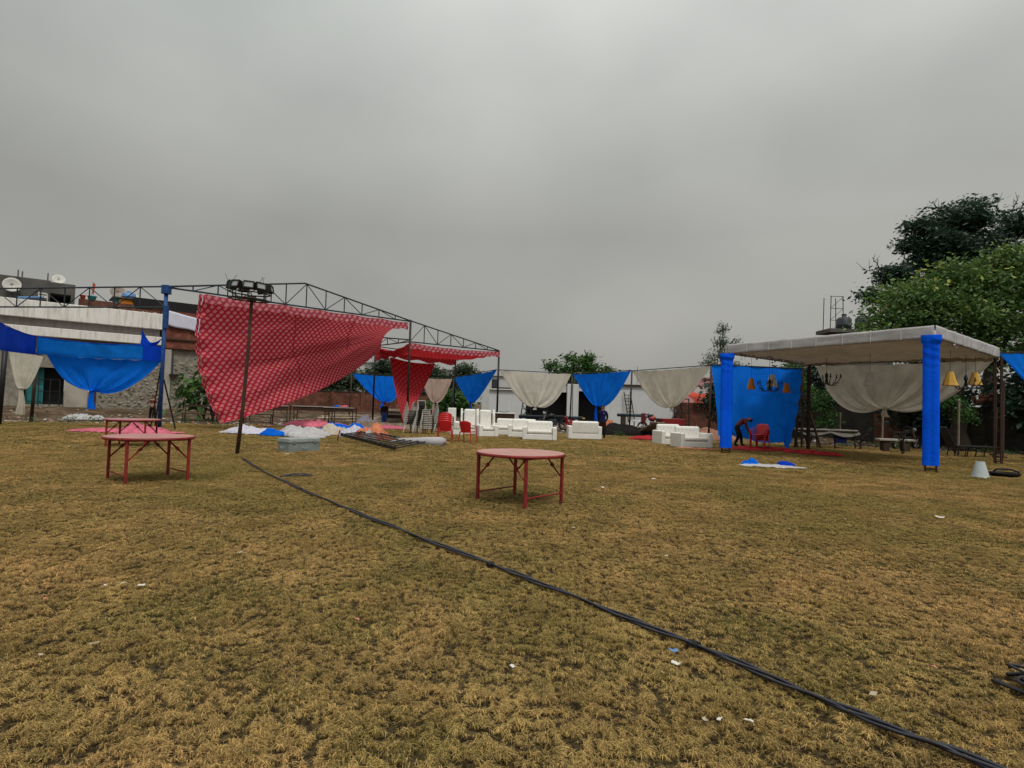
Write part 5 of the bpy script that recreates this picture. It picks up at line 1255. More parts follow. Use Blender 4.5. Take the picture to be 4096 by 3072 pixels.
# ------------------------------------------------------------------ red plastic chairs
def red_chair(label, loc, rz, group=None):
    t_ = thing('red_plastic_chair', label, 'chair', loc, rz, group)
    pm = M['red_plastic']
    MB().grid(10, 10, lambda u, v: ((u - 0.5) * (0.46 - 0.05 * v), (v - 0.5) * 0.44, 0.43 - 0.03 * v + 0.015 * (2 * u - 1) ** 2 - 0.02 * max(0, 0.15 - v) * 8)).build('seat', pm, t_, True, solid=0.018)
    def bk2(u, v):
        a = (u - 0.5) * 2
        top = 0.84 - 0.07 * abs(a) ** 2.6
        z = 0.40 + (top - 0.40) * v
        return (a * (0.205 + 0.035 * v), 0.20 + 0.10 * v - 0.055 * a * a, z)
    MB().grid(14, 10, bk2).build('backrest', pm, t_, True, solid=0.016)
    for sx in (-1, 1):
        MB().tube([(sx * 0.235, 0.235, 0.70), (sx * 0.28, 0.12, 0.665), (sx * 0.285, -0.08, 0.64), (sx * 0.275, -0.20, 0.60)], [0.022, 0.028, 0.028, 0.022], 8, flat=0.5).build('arm', pm, t_, True)
        for y0, y1, z1, x1 in ((-0.20, -0.25, 0.60, 0.275), (0.19, 0.27, 0.43, 0.21)):
            def lg(u, v, sx=sx, y0=y0, y1=y1, z1=z1, x1=x1):
                q = (u - 0.5); w = 0.034 - 0.010 * (1 - v)
                x = x1 + (0.265 - x1) * (1 - v)
                return (sx * (x + w * (0.5 - abs(q)) * 1.4), (y1 + (y0 - y1) * v) + q * 2 * w, 0.0 + z1 * v)
            MB().grid(4, 8, lg).build('leg', pm, t_, True, solid=0.012)
    return t_
rch = red_chair('single red plastic armchair seen from behind, on the lawn', (-1.62, 21.95, 0), R(158), 'red plastic chairs')
def red_stack(base, rz, n, label, dz=0.07, dy=0.03):
    for i in range(n):
        c = copy_tree(rch); c.location = (base[0] + math.sin(rz) * dy * i, base[1] - math.cos(rz) * dy * i, dz * i); c.rotation_euler = (0, 0, rz); c['label'] = label if n == 1 else label.replace('chair in', 'chair ' + ORD[i] + ' from the bottom in')
        c['group'] = label if n > 1 else 'red plastic chairs'
red_stack((-2.52, 22.4), R(183), 5, 'red plastic chair in the stack left of the single one')
red_stack((9.75, 22.6), R(-48), 4, 'red plastic chair in the stack under the canopy')
red_stack((3.64, 36.2), R(110), 1, 'distant red plastic chair in front of the black openings')

# ------------------------------------------------------------------ stacked banquet chairs
def stack_chair():
    t_ = thing('stacking_chair', 'x', 'chair')
    for sx in (-1, 1):
        MB().tube([(sx * 0.20, -0.20, 0), (sx * 0.19, -0.19, 0.44)], 0.014, 6).build('leg', M['chair_white'], t_)
        MB().tube([(sx * 0.20, 0.24, 0), (sx * 0.19, 0.18, 0.45), (sx * 0.19, 0.27, 0.88)], 0.014, 6).build('leg', M['chair_white'], t_)
    s = MB().box((0, -0.01, 0.455), (0.42, 0.40, 0.045)).build('seat', M['chair_dark'], t_)
    MB().box((0, -0.215, 0.46), (0.43, 0.015, 0.03)).build('seat_edge', M['chair_white'], s)
    b_ = MB().box((0, 0.245, 0.74), (0.40, 0.025, 0.22), rx=R(-11)).build('backrest', M['chair_dark'], t_)
    MB().box((0, 0.27, 0.875), (0.42, 0.035, 0.028)).build('top_rail', M['chair_white'], b_)
    return t_
sc0 = stack_chair(); used = [False]
def chair_stack(x, y, rz, n, dz, label):
    for i in range(n):
        c = copy_tree(sc0) if used[0] else sc0
        used[0] = True
        c.location = (x + math.sin(rz) * 0.025 * i, y - math.cos(rz) * 0.025 * i, dz * i); c.rotation_euler = (0, 0, rz); c['label'] = label.replace('chair in', 'chair ' + ORD[i] + ' from the bottom in'); c['group'] = label
chair_stack(-4.78, 27.1, R(100), 8, 0.085, 'white-framed chair in the leftmost tall stack')
chair_stack(-4.15, 26.95, R(40), 9, 0.085, 'white-framed chair in the middle tall stack')
chair_stack(-3.62, 28.9, R(105), 8, 0.085, 'white-framed chair in the right tall stack')
chair_stack(-4.72, 28.6, R(90), 8, 0.085, 'white-framed chair in the tall stack at the back')
def stack_stool():
    t_ = thing('stacking_stool', 'x', 'stool')
    for sx in (-1, 1):
        for sy in (-1, 1): MB().tube([(sx * 0.19, sy * 0.17, 0), (sx * 0.16, sy * 0.15, 0.28)], 0.014, 6).build('leg', M['chair_dark'], t_)
    MB().box((0, 0, 0.30), (0.40, 0.36, 0.03)).build('seat', M['chair_dark'], t_); MB().box((0, -0.185, 0.31), (0.40, 0.012, 0.034)).build('front_edge', M['chair_white'], t_)
    return t_
st0 = stack_stool(); used2 = [False]
for x, y, rz, lb in ((-4.5, 27.3, R(-8), 'low seat in the pile left of the middle chair stack'), (-3.78, 26.7, R(-4), 'low seat in the pile right of the middle chair stack')):
    for i in range(8):
        c = copy_tree(st0) if used2[0] else st0; used2[0] = True
        c.location = (x, y, 0.083 * i); c.rotation_euler = (0, 0, rz); c['label'] = lb.replace('seat in', 'seat ' + ORD[i] + ' from the bottom in'); c['group'] = lb

# ------------------------------------------------------------------ rows of dark tables at the back left, benches
def trestle(label, loc, rz, L, w, h, name='folding_table', group='dark folding tables before the brick wall', top=None):
    t_ = thing(name, label, 'table', loc, rz, group)
    MB().box((0, 0, h), (L, w, 0.05)).build('tabletop', top or M['wood_dark'], t_, bevel=0.008)
    MB().box((0, -w / 2 - 0.004, h), (L, 0.006, 0.03)).build('edge_strip', M['chair_white'], t_)
    MB().box((0, -w / 2 + 0.05, h - 0.14), (L - 0.1, 0.03, 0.2)).build('apron', M['wood_dark'], t_)
    for x in (-L / 2 + 0.1, L / 2 - 0.1):
        for y in (-w / 2 + 0.06, w / 2 - 0.06): MB().box((x, y, h / 2 - 0.02), (0.045, 0.045, h)).build('leg', M['wood_dark'], t_)
        MB().tube([(x, -w / 2, h * 0.3), (x * 0.55, -w / 2, h - 0.1)], 0.018, 5).build('brace', M['wood_dark'], t_)
    MB().tube([(-L / 2 + 0.1, -w / 2 + 0.06, 0.3), (L / 2 - 0.1, -w / 2 + 0.06, 0.3)], 0.016, 5).build('stretcher', M['wood_dark'], t_)
trestle('dark folding table at the left end of the row before the brick wall', (-14.9, 35.6, 0.0), R(6), 2.6, 0.8, 1.0)
trestle('dark folding table in the middle of the row before the brick wall', (-12.2, 36.0, 0.0), R(4), 2.5, 0.8, 1.02)
trestle('dark folding table at the right end of the row, with cloth scraps on it', (-10.4, 35.4, 0.0), R(-2), 1.9, 0.8, 1.0)
heap('cloth_scrap', 'blue scrap on the right dark table', (-10.6, 35.2), 0.22, 0.14, 0.1, M['blue_cloth'], 41).location.z = 1.03
heap('cloth_scrap', 'pink scrap beside the blue one on the right dark table', (-10.15, 35.2), 0.24, 0.14, 0.1, M['pink_cloth'], 42).location.z = 1.03
trestle('low dark table with cartons behind the tarpaulin', (-6.6, 34.6, 0.0), R(0), 2.0, 0.7, 0.72)
for i, (x, y, s, lb) in enumerate(((-5.6, 35.6, (1.3, 0.5, 0.9), 'large tan cardboard box by the low dark table'), (-7.1, 35.7, (0.9, 0.5, 1.0), 'tan cardboard box behind the low dark table'))):
    t_ = thing('cardboard_box', lb, 'box', (x, y, 0), R(5 - 9 * i)); MB().box((0, 0, s[2] / 2), s).build('carton', M['wood_pale'], t_, bevel=0.01); MB().box((0, -s[1] / 2 - 0.1, s[2] - 0.05), (s[0], 0.25, 0.015), rx=R(35)).build('flap', M['wood_pale'], t_)
def bench(label, loc, rz, L, h):
    t_ = thing('dark_bench', label, 'bench', loc, rz, 'dark benches by the stone wall')
    MB().box((0, 0, h), (L, 0.4, 0.05)).build('seat', M['wood_dark'], t_, bevel=0.01)
    for x in (-L / 2 + 0.08, L / 2 - 0.08):
        for y in (-0.15, 0.15): MB().box((x, y, h / 2), (0.05, 0.05, h)).build('leg', M['wood_dark'], t_)
    MB().box((0, -0.15, 0.12), (L, 0.04, 0.05)).build('stretcher', M['wood_dark'], t_); MB().box((0, 0.2, h + 0.42), (L, 0.03, 0.1)).build('backrest', M['wood_dark'], t_)
    for x in (-L / 2 + 0.08, L / 2 - 0.08): MB().box((x, 0.2, h + 0.2), (0.05, 0.04, 0.5)).build('back_post', M['wood_dark'], t_)
bench('dark bench just right of the blue steel post', (-16.4, 31.2, 0), R(8), 2.4, 0.5)
bench('dark bench under the left edge of the red cloth', (-13.9, 31.8, 0), R(4), 1.7, 0.55)
for i in range(14):
    x = -13.9 + 0.55 * i + 0.2 * (i % 3); m = MB().tube([(0, 0, 0.06), (1.9 + 0.3 * (i % 4), 0.3 * ((i % 3) - 1), 0.10 + 0.05 * (i % 2))], 0.045, 6)
    o = m.build('bamboo_pole', M['wood_pale'], None); o.location = (x, 36.9 + 0.18 * (i % 4), 0.08 * (i % 5) + ground_z(x, 37)); tag(o, 'pale pole in the pile behind the dark tables', 'pole', 'poles piled behind the dark tables')

# ------------------------------------------------------------------ middle background clutter
rp = thing('plank_ramp', 'weathered wooden plank ramp propped beside the junk heap', 'ramp', (7.4, 31.2, 0), R(-12))
for i in range(3): MB().box((0.28 * i - 0.25, 0, 0.42), (0.26, 1.75, 0.05), rx=R(-26)).build('plank', M['wood_plank'], rp, bevel=0.008).rotation_euler = (0, 0, R(42))
for x in (-0.75, -0.15): MB().box((x, 0.55, 0.38), (0.06, 0.06, 0.8)).build('prop', M['wood_dark'], rp)
for lb, x, y, s in (('yellowish crate under the plank ramp', 7.1, 31.9, 0.55), ('second crate right of the plank ramp', 8.4, 33.0, 0.6)):
    t_ = thing('wooden_crate', lb, 'crate', (x, y, 0), 0.2)
    for k in range(3): MB().box((0, -s / 2, 0.08 + 0.18 * k), (s, 0.03, 0.14)).build('slat', M['wood_pale'], t_)
    MB().box((0, 0, 0.27), (s - 0.04, s - 0.04, 0.5)).build('side', M['wood_pale'], t_)
for q, (lb, x, y, z, L, rz) in enumerate((('long grey pipe along the foot of the black opening', 2.6, 37.8, 0.75, 4.2, 0.02), ('dark girder lying on the junk before the white wall', 8.9, 41.5, 1.0, 2.6, 0.0))):
    t_ = thing('scaffold_pipe', lb, 'pipe', (x, y, z), rz); MB().tube([(-L / 2, 0, 0), (L / 2, 0, 0)], 0.11, 10).build('pipe', M['steel_dark'], t_, True); MB().lathe([(0.13, 0), (0.13, 0.08)], 10).build('end_cap', M['shade_yellow'], t_).location = (L / 2, 0, -0.04)
    for x2 in (-L / 3, L / 3): MB().box((x2, 0, -z / 2 - 0.05), (0.3, 0.4, z - 0.1)).build('support_block', M['wood_dark'], t_)
fs = thing('folding_steps', 'black folding step stool before the white wall', 'step stool', (1.2, 46.5, 0))
for sx in (-1, 1):
    MB().tube([(sx * 0.5, -0.3, 0), (sx * 0.25, 0, 1.9)], 0.04, 6).build('leg', M['steel_black'], fs); MB().tube([(sx * 0.5, 0.4, 0), (sx * 0.25, 0, 1.9)], 0.04, 6).build('leg', M['steel_black'], fs)
for k in range(4): MB().box((0, -0.26 + 0.07 * k, 0.35 + 0.42 * k), (0.95 - 0.13 * k, 0.12, 0.05)).build('step', M['steel_black'], fs)
MB().tube([(-0.45, -0.25, 0.3), (0.3, -0.08, 1.5)], 0.03, 5).build('cross_brace', M['steel_black'], fs); MB().tube([(0.45, -0.25, 0.3), (-0.3, -0.08, 1.5)], 0.03, 5).build('cross_brace', M['steel_black'], fs)
def motorbike(label, loc, rz, body, s=1.0, name='motorcycle'):
    t_ = thing(name, label, 'motorcycle', loc, rz); t_.scale = (s, s, s)
    for x in (-0.65, 0.65):
        tor = MB(); n, k = 20, 8
        vs = [(x + (0.27 + 0.05 * math.cos(b)) * math.cos(a), 0.05 * math.sin(b), 0.30 + (0.27 + 0.05 * math.cos(b)) * math.sin(a)) for a in [2 * PI * i / n for i in range(n)] for b in [2 * PI * j / k for j in range(k)]]
        fs_ = [(i * k + j, ((i + 1) % n) * k + j, ((i + 1) % n) * k + (j + 1) % k, i * k + (j + 1) % k) for i in range(n) for j in range(k)]
        w = tor.add(vs, fs_).build('wheel', M['rubber'], t_, True)
        for a in range(6): MB().tube([(x, 0, 0.3), (x + 0.24 * math.cos(a * PI / 3), 0, 0.3 + 0.24 * math.sin(a * PI / 3))], 0.010, 4).build('spoke', M['chrome'], w)
    MB().tube([(0.65, 0, 0.3), (0.45, 0, 0.75), (0.38, 0, 0.98)], 0.035, 7).build('fork', M['chrome'], t_)
    MB().tube([(0.45, -0.32, 1.05), (0.36, -0.1, 1.0), (0.36, 0.1, 1.0), (0.45, 0.32, 1.05)], 0.02, 6).build('handlebar', M['steel_black'], t_)
    MB().lathe([(0.02, -0.2), (0.12, -0.1), (0.15, 0.05), (0.08, 0.22)], 12).build('fuel_tank', body, t_, True).matrix_local = Matrix.Translation((0.12, 0, 0.75)) @ Matrix.Rotation(R(-80), 4, 'Y')
    MB().box((-0.32, 0, 0.74), (0.65, 0.24, 0.12)).build('seat', M['rubber'], t_, bevel=0.05); MB().box((0.0, 0, 0.42), (0.42, 0.24, 0.34)).build('engine', M['steel_dark'], t_, bevel=0.04)
    MB().tube([(0.4, 0, 0.85), (0, 0, 0.6), (-0.65, 0, 0.3)], 0.03, 6).build('frame', M['steel_black'], t_)
    MB().lathe([(0.03, -0.08), (0.09, 0.0), (0.09, 0.06)], 12).build('headlamp', M['glass_lamp'], t_, True).matrix_local = Matrix.Translation((0.5, 0, 0.9)) @ Matrix.Rotation(R(90), 4, 'Y')
    return t_
motorbike('black motorcycle before the left black opening', (2.6, 36.0, 0.0), R(195), M['steel_black'], 1.15)
motorbike('dark motorcycle behind the frame corner post', (-0.6, 36.8, 0.0), R(70), M['steel_black'], 1.0)
rk = motorbike('red cargo tricycle behind the right sofas', (9.0, 36.5, 0.0), R(190), M['moto_red'], 1.15, 'cargo_tricycle')
MB().box((-0.95, 0, 0.62), (1.3, 0.9, 0.36)).build('cargo_bed', M['moto_red'], rk, bevel=0.02)
MB().box((0.62, 0, 0.75), (0.06, 0.5, 0.6)).build('front_shield', M['moto_red'], rk, bevel=0.02)
gt = thing('iron_gate_leaf', 'ornate black iron gate leaf leaning by the brick shed', 'gate', (11.3, 40.0, 0))
for x in (0, 1.0, 0.5): MB().tube([(x, 0, 0.4), (x, 0.2, 2.3)], 0.04, 6).build('upright', M['steel_black'], gt)
for z in (0.5, 1.3, 2.25): MB().tube([(0, z * 0.09, z), (1.0, z * 0.09, z)], 0.035, 6).build('rail', M['steel_black'], gt)
for z in (0.9, 1.75): MB().tube([(0.25 + 0.2 * math.cos(a), z * 0.09, z + 0.33 * math.sin(a)) for a in [i * 0.7 for i in range(10)]], 0.028, 5).build('scroll', M['steel_black'], gt)
MB().tube([(-0.8, -0.2, 0.2), (0.3, 0.0, 1.5)], 0.045, 6).build('prop_bar', M['steel_black'], gt)

# ------------------------------------------------------------------ right side clutter
tt = thing('covered_table', 'wooden frame table draped with grey-green tarpaulin behind the canopy', 'table', (13.8, 25.6, 0), R(-4))
MB().box((0, 0, 0.78), (2.6, 0.8, 0.05)).build('tabletop', M['wood_dark'], tt)
for x in (-1.25, -0.4, 0.35, 1.2): MB().tube([(x, -0.38, -0.05), (x - 0.08, -0.34, 0.78)], 0.035, 6).build('leg', M['wood_dark'], tt)
MB().grid(30, 8, lambda u, v: Vector((-1.35 + 2.7 * u, -0.48 + 0.95 * v, 0.84 + 0.04 * nz(u * 9, v * 4) - (0.30 * max(0, 0.25 - v) * 4 * (0.4 + 0.6 * abs(math.sin(u * 6)))))).xyz).build('tarpaulin', M['boulder'], tt, True)
MB().box((0.55, -0.40, 0.42), (0.5, 0.03, 0.3)).build('hung_cloth', M['navy'], tt)
ts = thing('pole_tripod', 'tall crossed wooden poles right of the blue panel', 'poles', (12.5, 25.0, 0))
for a, b2 in (((-0.25, 0, -0.05), (0.05, 0, 3.3)), ((0.15, 0.2, -0.05), (0.1, 0.1, 3.4)), ((0.95, 0.1, -0.05), (0.15, 0, 2.3))): MB().tube([a, b2], 0.05, 7).build('pole', M['wood_dark'], ts)
for i, (x, y, h) in enumerate(((15.2, 26.8, 1.55), (16.4, 25.6, 1.6), (19.3, 26.6, 2.8), (17.6, 22.8, 2.2))):
    t_ = thing('fence_stake', ['pale stake under the left corner of the cream swag', 'pale stake under the cream swag knot', 'tall pale stake below the right canopy corner', 'pale stake near the dark lounge chair'][i], 'stake', (x, y, 0))
    MB().tube([(0, 0, -0.1), (0.03, 0, h)], 0.04, 6).build('shaft', M['wood_plank'], t_); MB().lathe([(0.05, 0), (0.02, 0.06)], 6, (0.03, 0, h)).build('tip', M['wood_plank'], t_)
for i, (x, y, h) in enumerate(((19.7, 23.6, 2.0), (18.9, 22.3, 3.0))):
    t_ = thing('ladder_post', ['slim dark post left of the right-edge ladder', 'slim dark post at the right edge'][i], 'post', (x, y, 0)); MB().tube([(0, 0, -0.1), (0.05, 0, h)], 0.06, 7).build('shaft', M['wood_dark'], t_); MB().box((0, 0, 0.04), (0.22, 0.22, 0.1)).build('foot', M['wood_dark'], t_)
lc = thing('lounge_chair', 'dark metal lounge chair under the trees at the right', 'chair', (17.8, 22.6, 0), R(-10))
MB().box((0.15, 0, 0.42), (1.35, 0.6, 0.06)).build('seat', M['steel_black'], lc, bevel=0.01); MB().box((-0.72, 0, 0.78), (0.06, 0.6, 0.8), ry=R(-25)).build('backrest', M['steel_black'], lc, bevel=0.01)
for x in (-0.5, -0.15, 0.2, 0.5, 0.8):
    for y in (-0.26, 0.26): MB().tube([(x - 0.08, y, 0), (x, y, 0.4)], 0.022, 6).build('leg', M['steel_black'], lc)
motorbike('dark motorcycle standing behind the near blue column', (18.3, 26.8, 0), R(20), M['steel_black'], 1.0)
bn = thing('stone_bench', 'low grey bench slab beneath the cream swag', 'bench', (16.3, 24.6, 0), R(-8))
MB().box((0, 0, 0.5), (1.4, 0.45, 0.09)).build('slab', M['plaster'], bn, bevel=0.02)
for x in (-0.4, 0.4): MB().box((x, 0, 0.2), (0.25, 0.35, 0.5)).build('support', M['wood_dark'], bn, bevel=0.02)
bo_ = inst('boulder', sm[0].copy(), None, (20.6, 22.3, 0.15), (0.2, 0.1, 0.4), (1.1, 0.8, 0.42)); bo_.data.materials[0] = M['boulder']; sub = bo_.modifiers.new('sub', 'SUBSURF'); sub.levels = 2; sub.render_levels = 2; tag(bo_, 'low grey mound of earth at the right edge', 'boulder')
bs = thing('black_tray', 'shallow black tray with a handle beside the grey lampshade', 'tray', (12.95, 15.2, 0), R(-12))
MB().lathe([(0.26, 0.0), (0.33, 0.09), (0.35, 0.12), (0.33, 0.12), (0.25, 0.03)], 26).build('dish', M['black'], bs, True)
MB().tube([(-0.15, 0.2, 0.12), (-0.05, 0.24, 0.19), (0.25, 0.2, 0.19), (0.4, 0.1, 0.13), (0.33, 0.02, 0.11)], 0.025, 8).build('handle', M['black'], bs, True)
# paper bag caught in the tree
o = MB().grid(8, 6, lambda u, v: Vector((23.2 + 0.75 * u, 24.0 + 0.1 * math.sin(u * 5), 7.9 - 0.4 * v + 0.08 * u + 0.05 * math.sin(u * 6 + v * 3)))).build('plastic_bag', M['pink_cream'], None, True, solid=0.01); tag(o, 'pink plastic bag caught in the light-green tree', 'bag')

# tangle of cable at the right bottom corner
tg = thing('cable_tangle', 'tangled dark wires and strap at the lower right edge', 'wires', (2.93, 3.10, 0))
for q in range(9):
    rr = random.Random(q + 40); pts = []
    for i in range(9):
        a = q * 0.7 + i * (0.55 + 0.1 * (q % 3)); r_ = 0.10 + 0.13 * rr.random()
        pts.append((0.06 + r_ * math.cos(a) * 1.0, r_ * math.sin(a) * 1.2, 0.02 + 0.05 * rr.random() + 0.008 * q))
    MB().tube(smooth_path(pts, 5), 0.008 + 0.004 * (q % 2), 6).build('wire', M['cable'], tg, True)
MB().tube(smooth_path([(-0.16, 0.22, 0.03), (-0.18, 0.05, 0.06), (-0.05, -0.08, 0.05), (0.15, -0.14, 0.06), (0.3, -0.16, 0.05)], 6), 0.020, 8, flat=0.5).build('strap', M['steel_black'], tg, True)
MB().tube(smooth_path([(-0.02, 0.3, 0.03), (0.12, 0.26, 0.05), (0.3, 0.2, 0.04)], 6), 0.012, 6).build('wire', M['steel_black'], tg, True)
MB().lathe([(0.03, 0), (0.04, 0.03), (0.025, 0.06)], 12, (0.1, 0.02, 0.07)).build('red_connector', M['red_plastic'], tg, True)
MB().lathe([(0.02, 0), (0.026, 0.02), (0.016, 0.04)], 12, (0.03, -0.22, 0.02)).build('white_connector', M['paper'], tg, True)

# litter
LT = [(-2.9, 4.45, 0), (-2.74, 4.41, 0), (-3.0, 4.39, 0), (-3.21, 4.1, 1), (-2.36, 3.39, 2), (-2.49, 5.44, 0), (-0.98, 3.9, 1), (0.05, 3.27, 0), (0.95, 2.76, 2), (1.02, 2.77, 0), (1.16, 2.77, 0), (1.02, 3.53, 3), (1.58, 5.79, 0), (3.0, 12.05, 0), (6.29, 8.49, 0), (-2.54, 3.23, 2),
      (-1.04, 24.9, 0), (1.68, 10.49, 0), (-5.74, 15.0, 0), (-11.6, 15.3, 0), (-2.71, 13.1, 0), (4.64, 8.08, 2), (0.79, 6.96, 2), (0.98, 3.35, 0), (1.93, 3.07, 2), (2.50, 3.42, 1), (5.2, 23.4, 0), (5.9, 24.6, 0), (8.4, 14.6, 0), (9.7, 14.2, 0), (-9.2, 18.5, 0), (-4.1, 16.9, 0), (4.5, 21, 0), (2.5, 22.3, 0)]
rl_ = random.Random(12)
LW = ['in the middle of the trio near the left edge', 'at the right of the trio near the left edge', 'at the left of the trio near the left edge', 'nearest the left edge of the picture', 'low on the left, below the paper trio', 'left of the cable, level with the right table', 'left of the cable, in the centre foreground',
      'in the bottom centre foreground', 'left in the trio near the bottom', 'middle of the trio near the bottom', 'right in the trio near the bottom', 'beside the cable in the right foreground', 'right of the cable, below the round table', 'far right of the lone round table', 'in the open lawn at the right',
      'at the lower left corner', 'behind the lone round table, before the sofas', 'just right of the lone round table', 'beside the foot of the mast', 'left of the near left table', 'between the mast cable and the lone table', 'right of centre in the open lawn', 'below the lone round table', 'just below the blue wrapper by the cable', 'close to the cable near the bottom right', 'near the wire tangle',
      'before the left of the right sofas', 'between the turned sofa and right sofas', 'right of the white frayed cloth', 'before the near blue column', 'between the far table and the mast', 'between the trunk and the iron grid', 'before the turned sofa', 'before the left sofa pair']
for i, (x, y, k) in enumerate(LT):
    s = (0.013 + 0.011 * rl_.random()) * (1.0 if y < 7 else 2.0)
    m = MB().grid(4, 3, lambda u, v: Vector(((u - 0.5) * 2 * s * (1 + 0.3 * v), (v - 0.5) * 1.3 * s, 0.014 + 0.35 * s * abs(math.sin(u * 3 + i)) + 0.2 * s * v)))
    o = m.build('paper_scrap', [M['paper'], M['paper_red'], M['wood_pale'], M['sheet_blue']][k], None, False, solid=0.002); o.location = (x, y, 0.035 + ground_z(x, y)); o.rotation_euler = (0, 0, rl_.uniform(0, 6))
    tag(o, ['white paper scrap', 'reddish wrapper scrap', 'pale dry leaf scrap', 'blue wrapper scrap'][k] + ' on the grass ' + LW[i], 'litter', 'litter scraps on the lawn')
# loose stones and rubbish on the bare earth: too small to count
m = MB(); rr = random.Random(77)
for i in range(1500):
    x = rr.uniform(-30, 26); yb = float(np.interp(x, XB, YB)); y = yb + rr.uniform(-0.8, 1) + abs(rr.gauss(0, 6))
    s = rr.uniform(0.03, 0.11); z = ground_z(x, y)
    a = rr.uniform(0, 6); c_, s_ = math.cos(a), math.sin(a)
    vs = [(x + (px * c_ - py * s_) * s, y + (px * s_ + py * c_) * s, z + pz * s * 0.6) for px, py, pz in ((-1, -0.6, 0), (1, -0.7, 0), (0.9, 0.7, 0), (-0.8, 0.6, 0), (-0.6, -0.3, 0.9), (0.6, -0.4, 0.7), (0.5, 0.4, 1.0), (-0.4, 0.3, 0.8))]
    m.add(vs, [(0, 1, 5, 4), (1, 2, 6, 5), (2, 3, 7, 6), (3, 0, 4, 7), (4, 5, 6, 7)])
rb = m.build('gravel_litter', None, None); rb.data.materials.append(M['rubble']); rb.data.materials.append(M['white_cloth']); rb.data.materials.append(M['stone']); rb.data.materials.append(M['wood_dark'])
rb.data.polygons.foreach_set('material_index', [[0, 2, 2, 3, 2, 1][(i // 5 * 7919) % 6] for i in range(len(rb.data.polygons))]); tag(rb, 'loose stones and rubbish on the bare earth', 'rubble', kind='stuff')
# tufts and weeds along the edge of the lawn
bl = []
for i in range(46):
    x = rr.uniform(-26, 23); y = float(np.interp(x, XB, YB)) + rr.uniform(-0.5, 3.5); bl.append(((x, y, ground_z(x, y) + 0.08), (0.35, 0.25, 0.12), 1))
wd = bpy.data.objects.new('weeds', crown_mesh('weeds', bl, 5200, 0.10, 91, M['leaf_mid'], droop=-0.6, aspect=4, shell=0.1)); COL.objects.link(wd); tag(wd, 'low green weeds along the edge of the lawn', 'weeds', kind='stuff')

ld2 = thing('bamboo_ladder', 'thin ladder leaning against the blue steel post from the left', 'ladder', (0, 0, 0))
for a, b2 in (((-15.45, 24.9, 0.0), (-14.35, 23.6, 2.55)), ((-15.15, 24.7, 0.0), (-14.15, 23.45, 2.55))): MB().tube([a, b2], 0.026, 6).build('rail', M['wood_dark'], ld2)
for i in range(1, 9): MB().tube([lerp((-15.45, 24.9, 0.0), (-14.35, 23.6, 2.55), i / 9), lerp((-15.15, 24.7, 0.0), (-14.15, 23.45, 2.55), i / 9)], 0.018, 5).build('rung', M['wood_dark'], ld2)

# ------------------------------------------------------------------ people
JB = {'pelvis': ((0, 0, .53), .082, .062), 'waist': ((0, 0, .61), .074, .055), 'chest': ((0, .005, .73), .095, .066), 'nb': ((0, .008, .815), .05, .045), 'neck': ((0, 0, .86), .033, .033), 'head0': ((0, -.008, .905), .043, .05), 'head1': ((0, -.006, .95), .05, .057), 'top': ((0, 0, .982), .034, .038)}
for s_, q_ in (('L', 1), ('R', -1)):
    JB.update({'sh' + s_: ((q_ * .105, .005, .795), .042, .042), 'el' + s_: ((q_ * .135, .015, .63), .031, .031), 'wr' + s_: ((q_ * .128, -.02, .495), .022, .022), 'ha' + s_: ((q_ * .125, -.03, .455), .024, .014),
               'hp' + s_: ((q_ * .05, 0, .50), .062, .062), 'kn' + s_: ((q_ * .056, -.008, .28), .044, .044), 'an' + s_: ((q_ * .056, .015, .05), .029, .029), 'to' + s_: ((q_ * .062, -.065, .022), .026, .02)})
JE = [('pelvis', 'waist', 'shirt'), ('waist', 'chest', 'shirt'), ('chest', 'nb', 'shirt'), ('nb', 'neck', 'skin'), ('neck', 'head0', 'skin'), ('head0', 'head1', 'skin'), ('head1', 'top', 'skin')]
for s_ in 'LR': JE += [('nb', 'sh' + s_, 'shirt'), ('sh' + s_, 'el' + s_, 'shirt'), ('el' + s_, 'wr' + s_, 'sleeve'), ('wr' + s_, 'ha' + s_, 'skin'), ('pelvis', 'hp' + s_, 'trouser'), ('hp' + s_, 'kn' + s_, 'trouser'), ('kn' + s_, 'an' + s_, 'trouser'), ('an' + s_, 'to' + s_, 'shoe')]
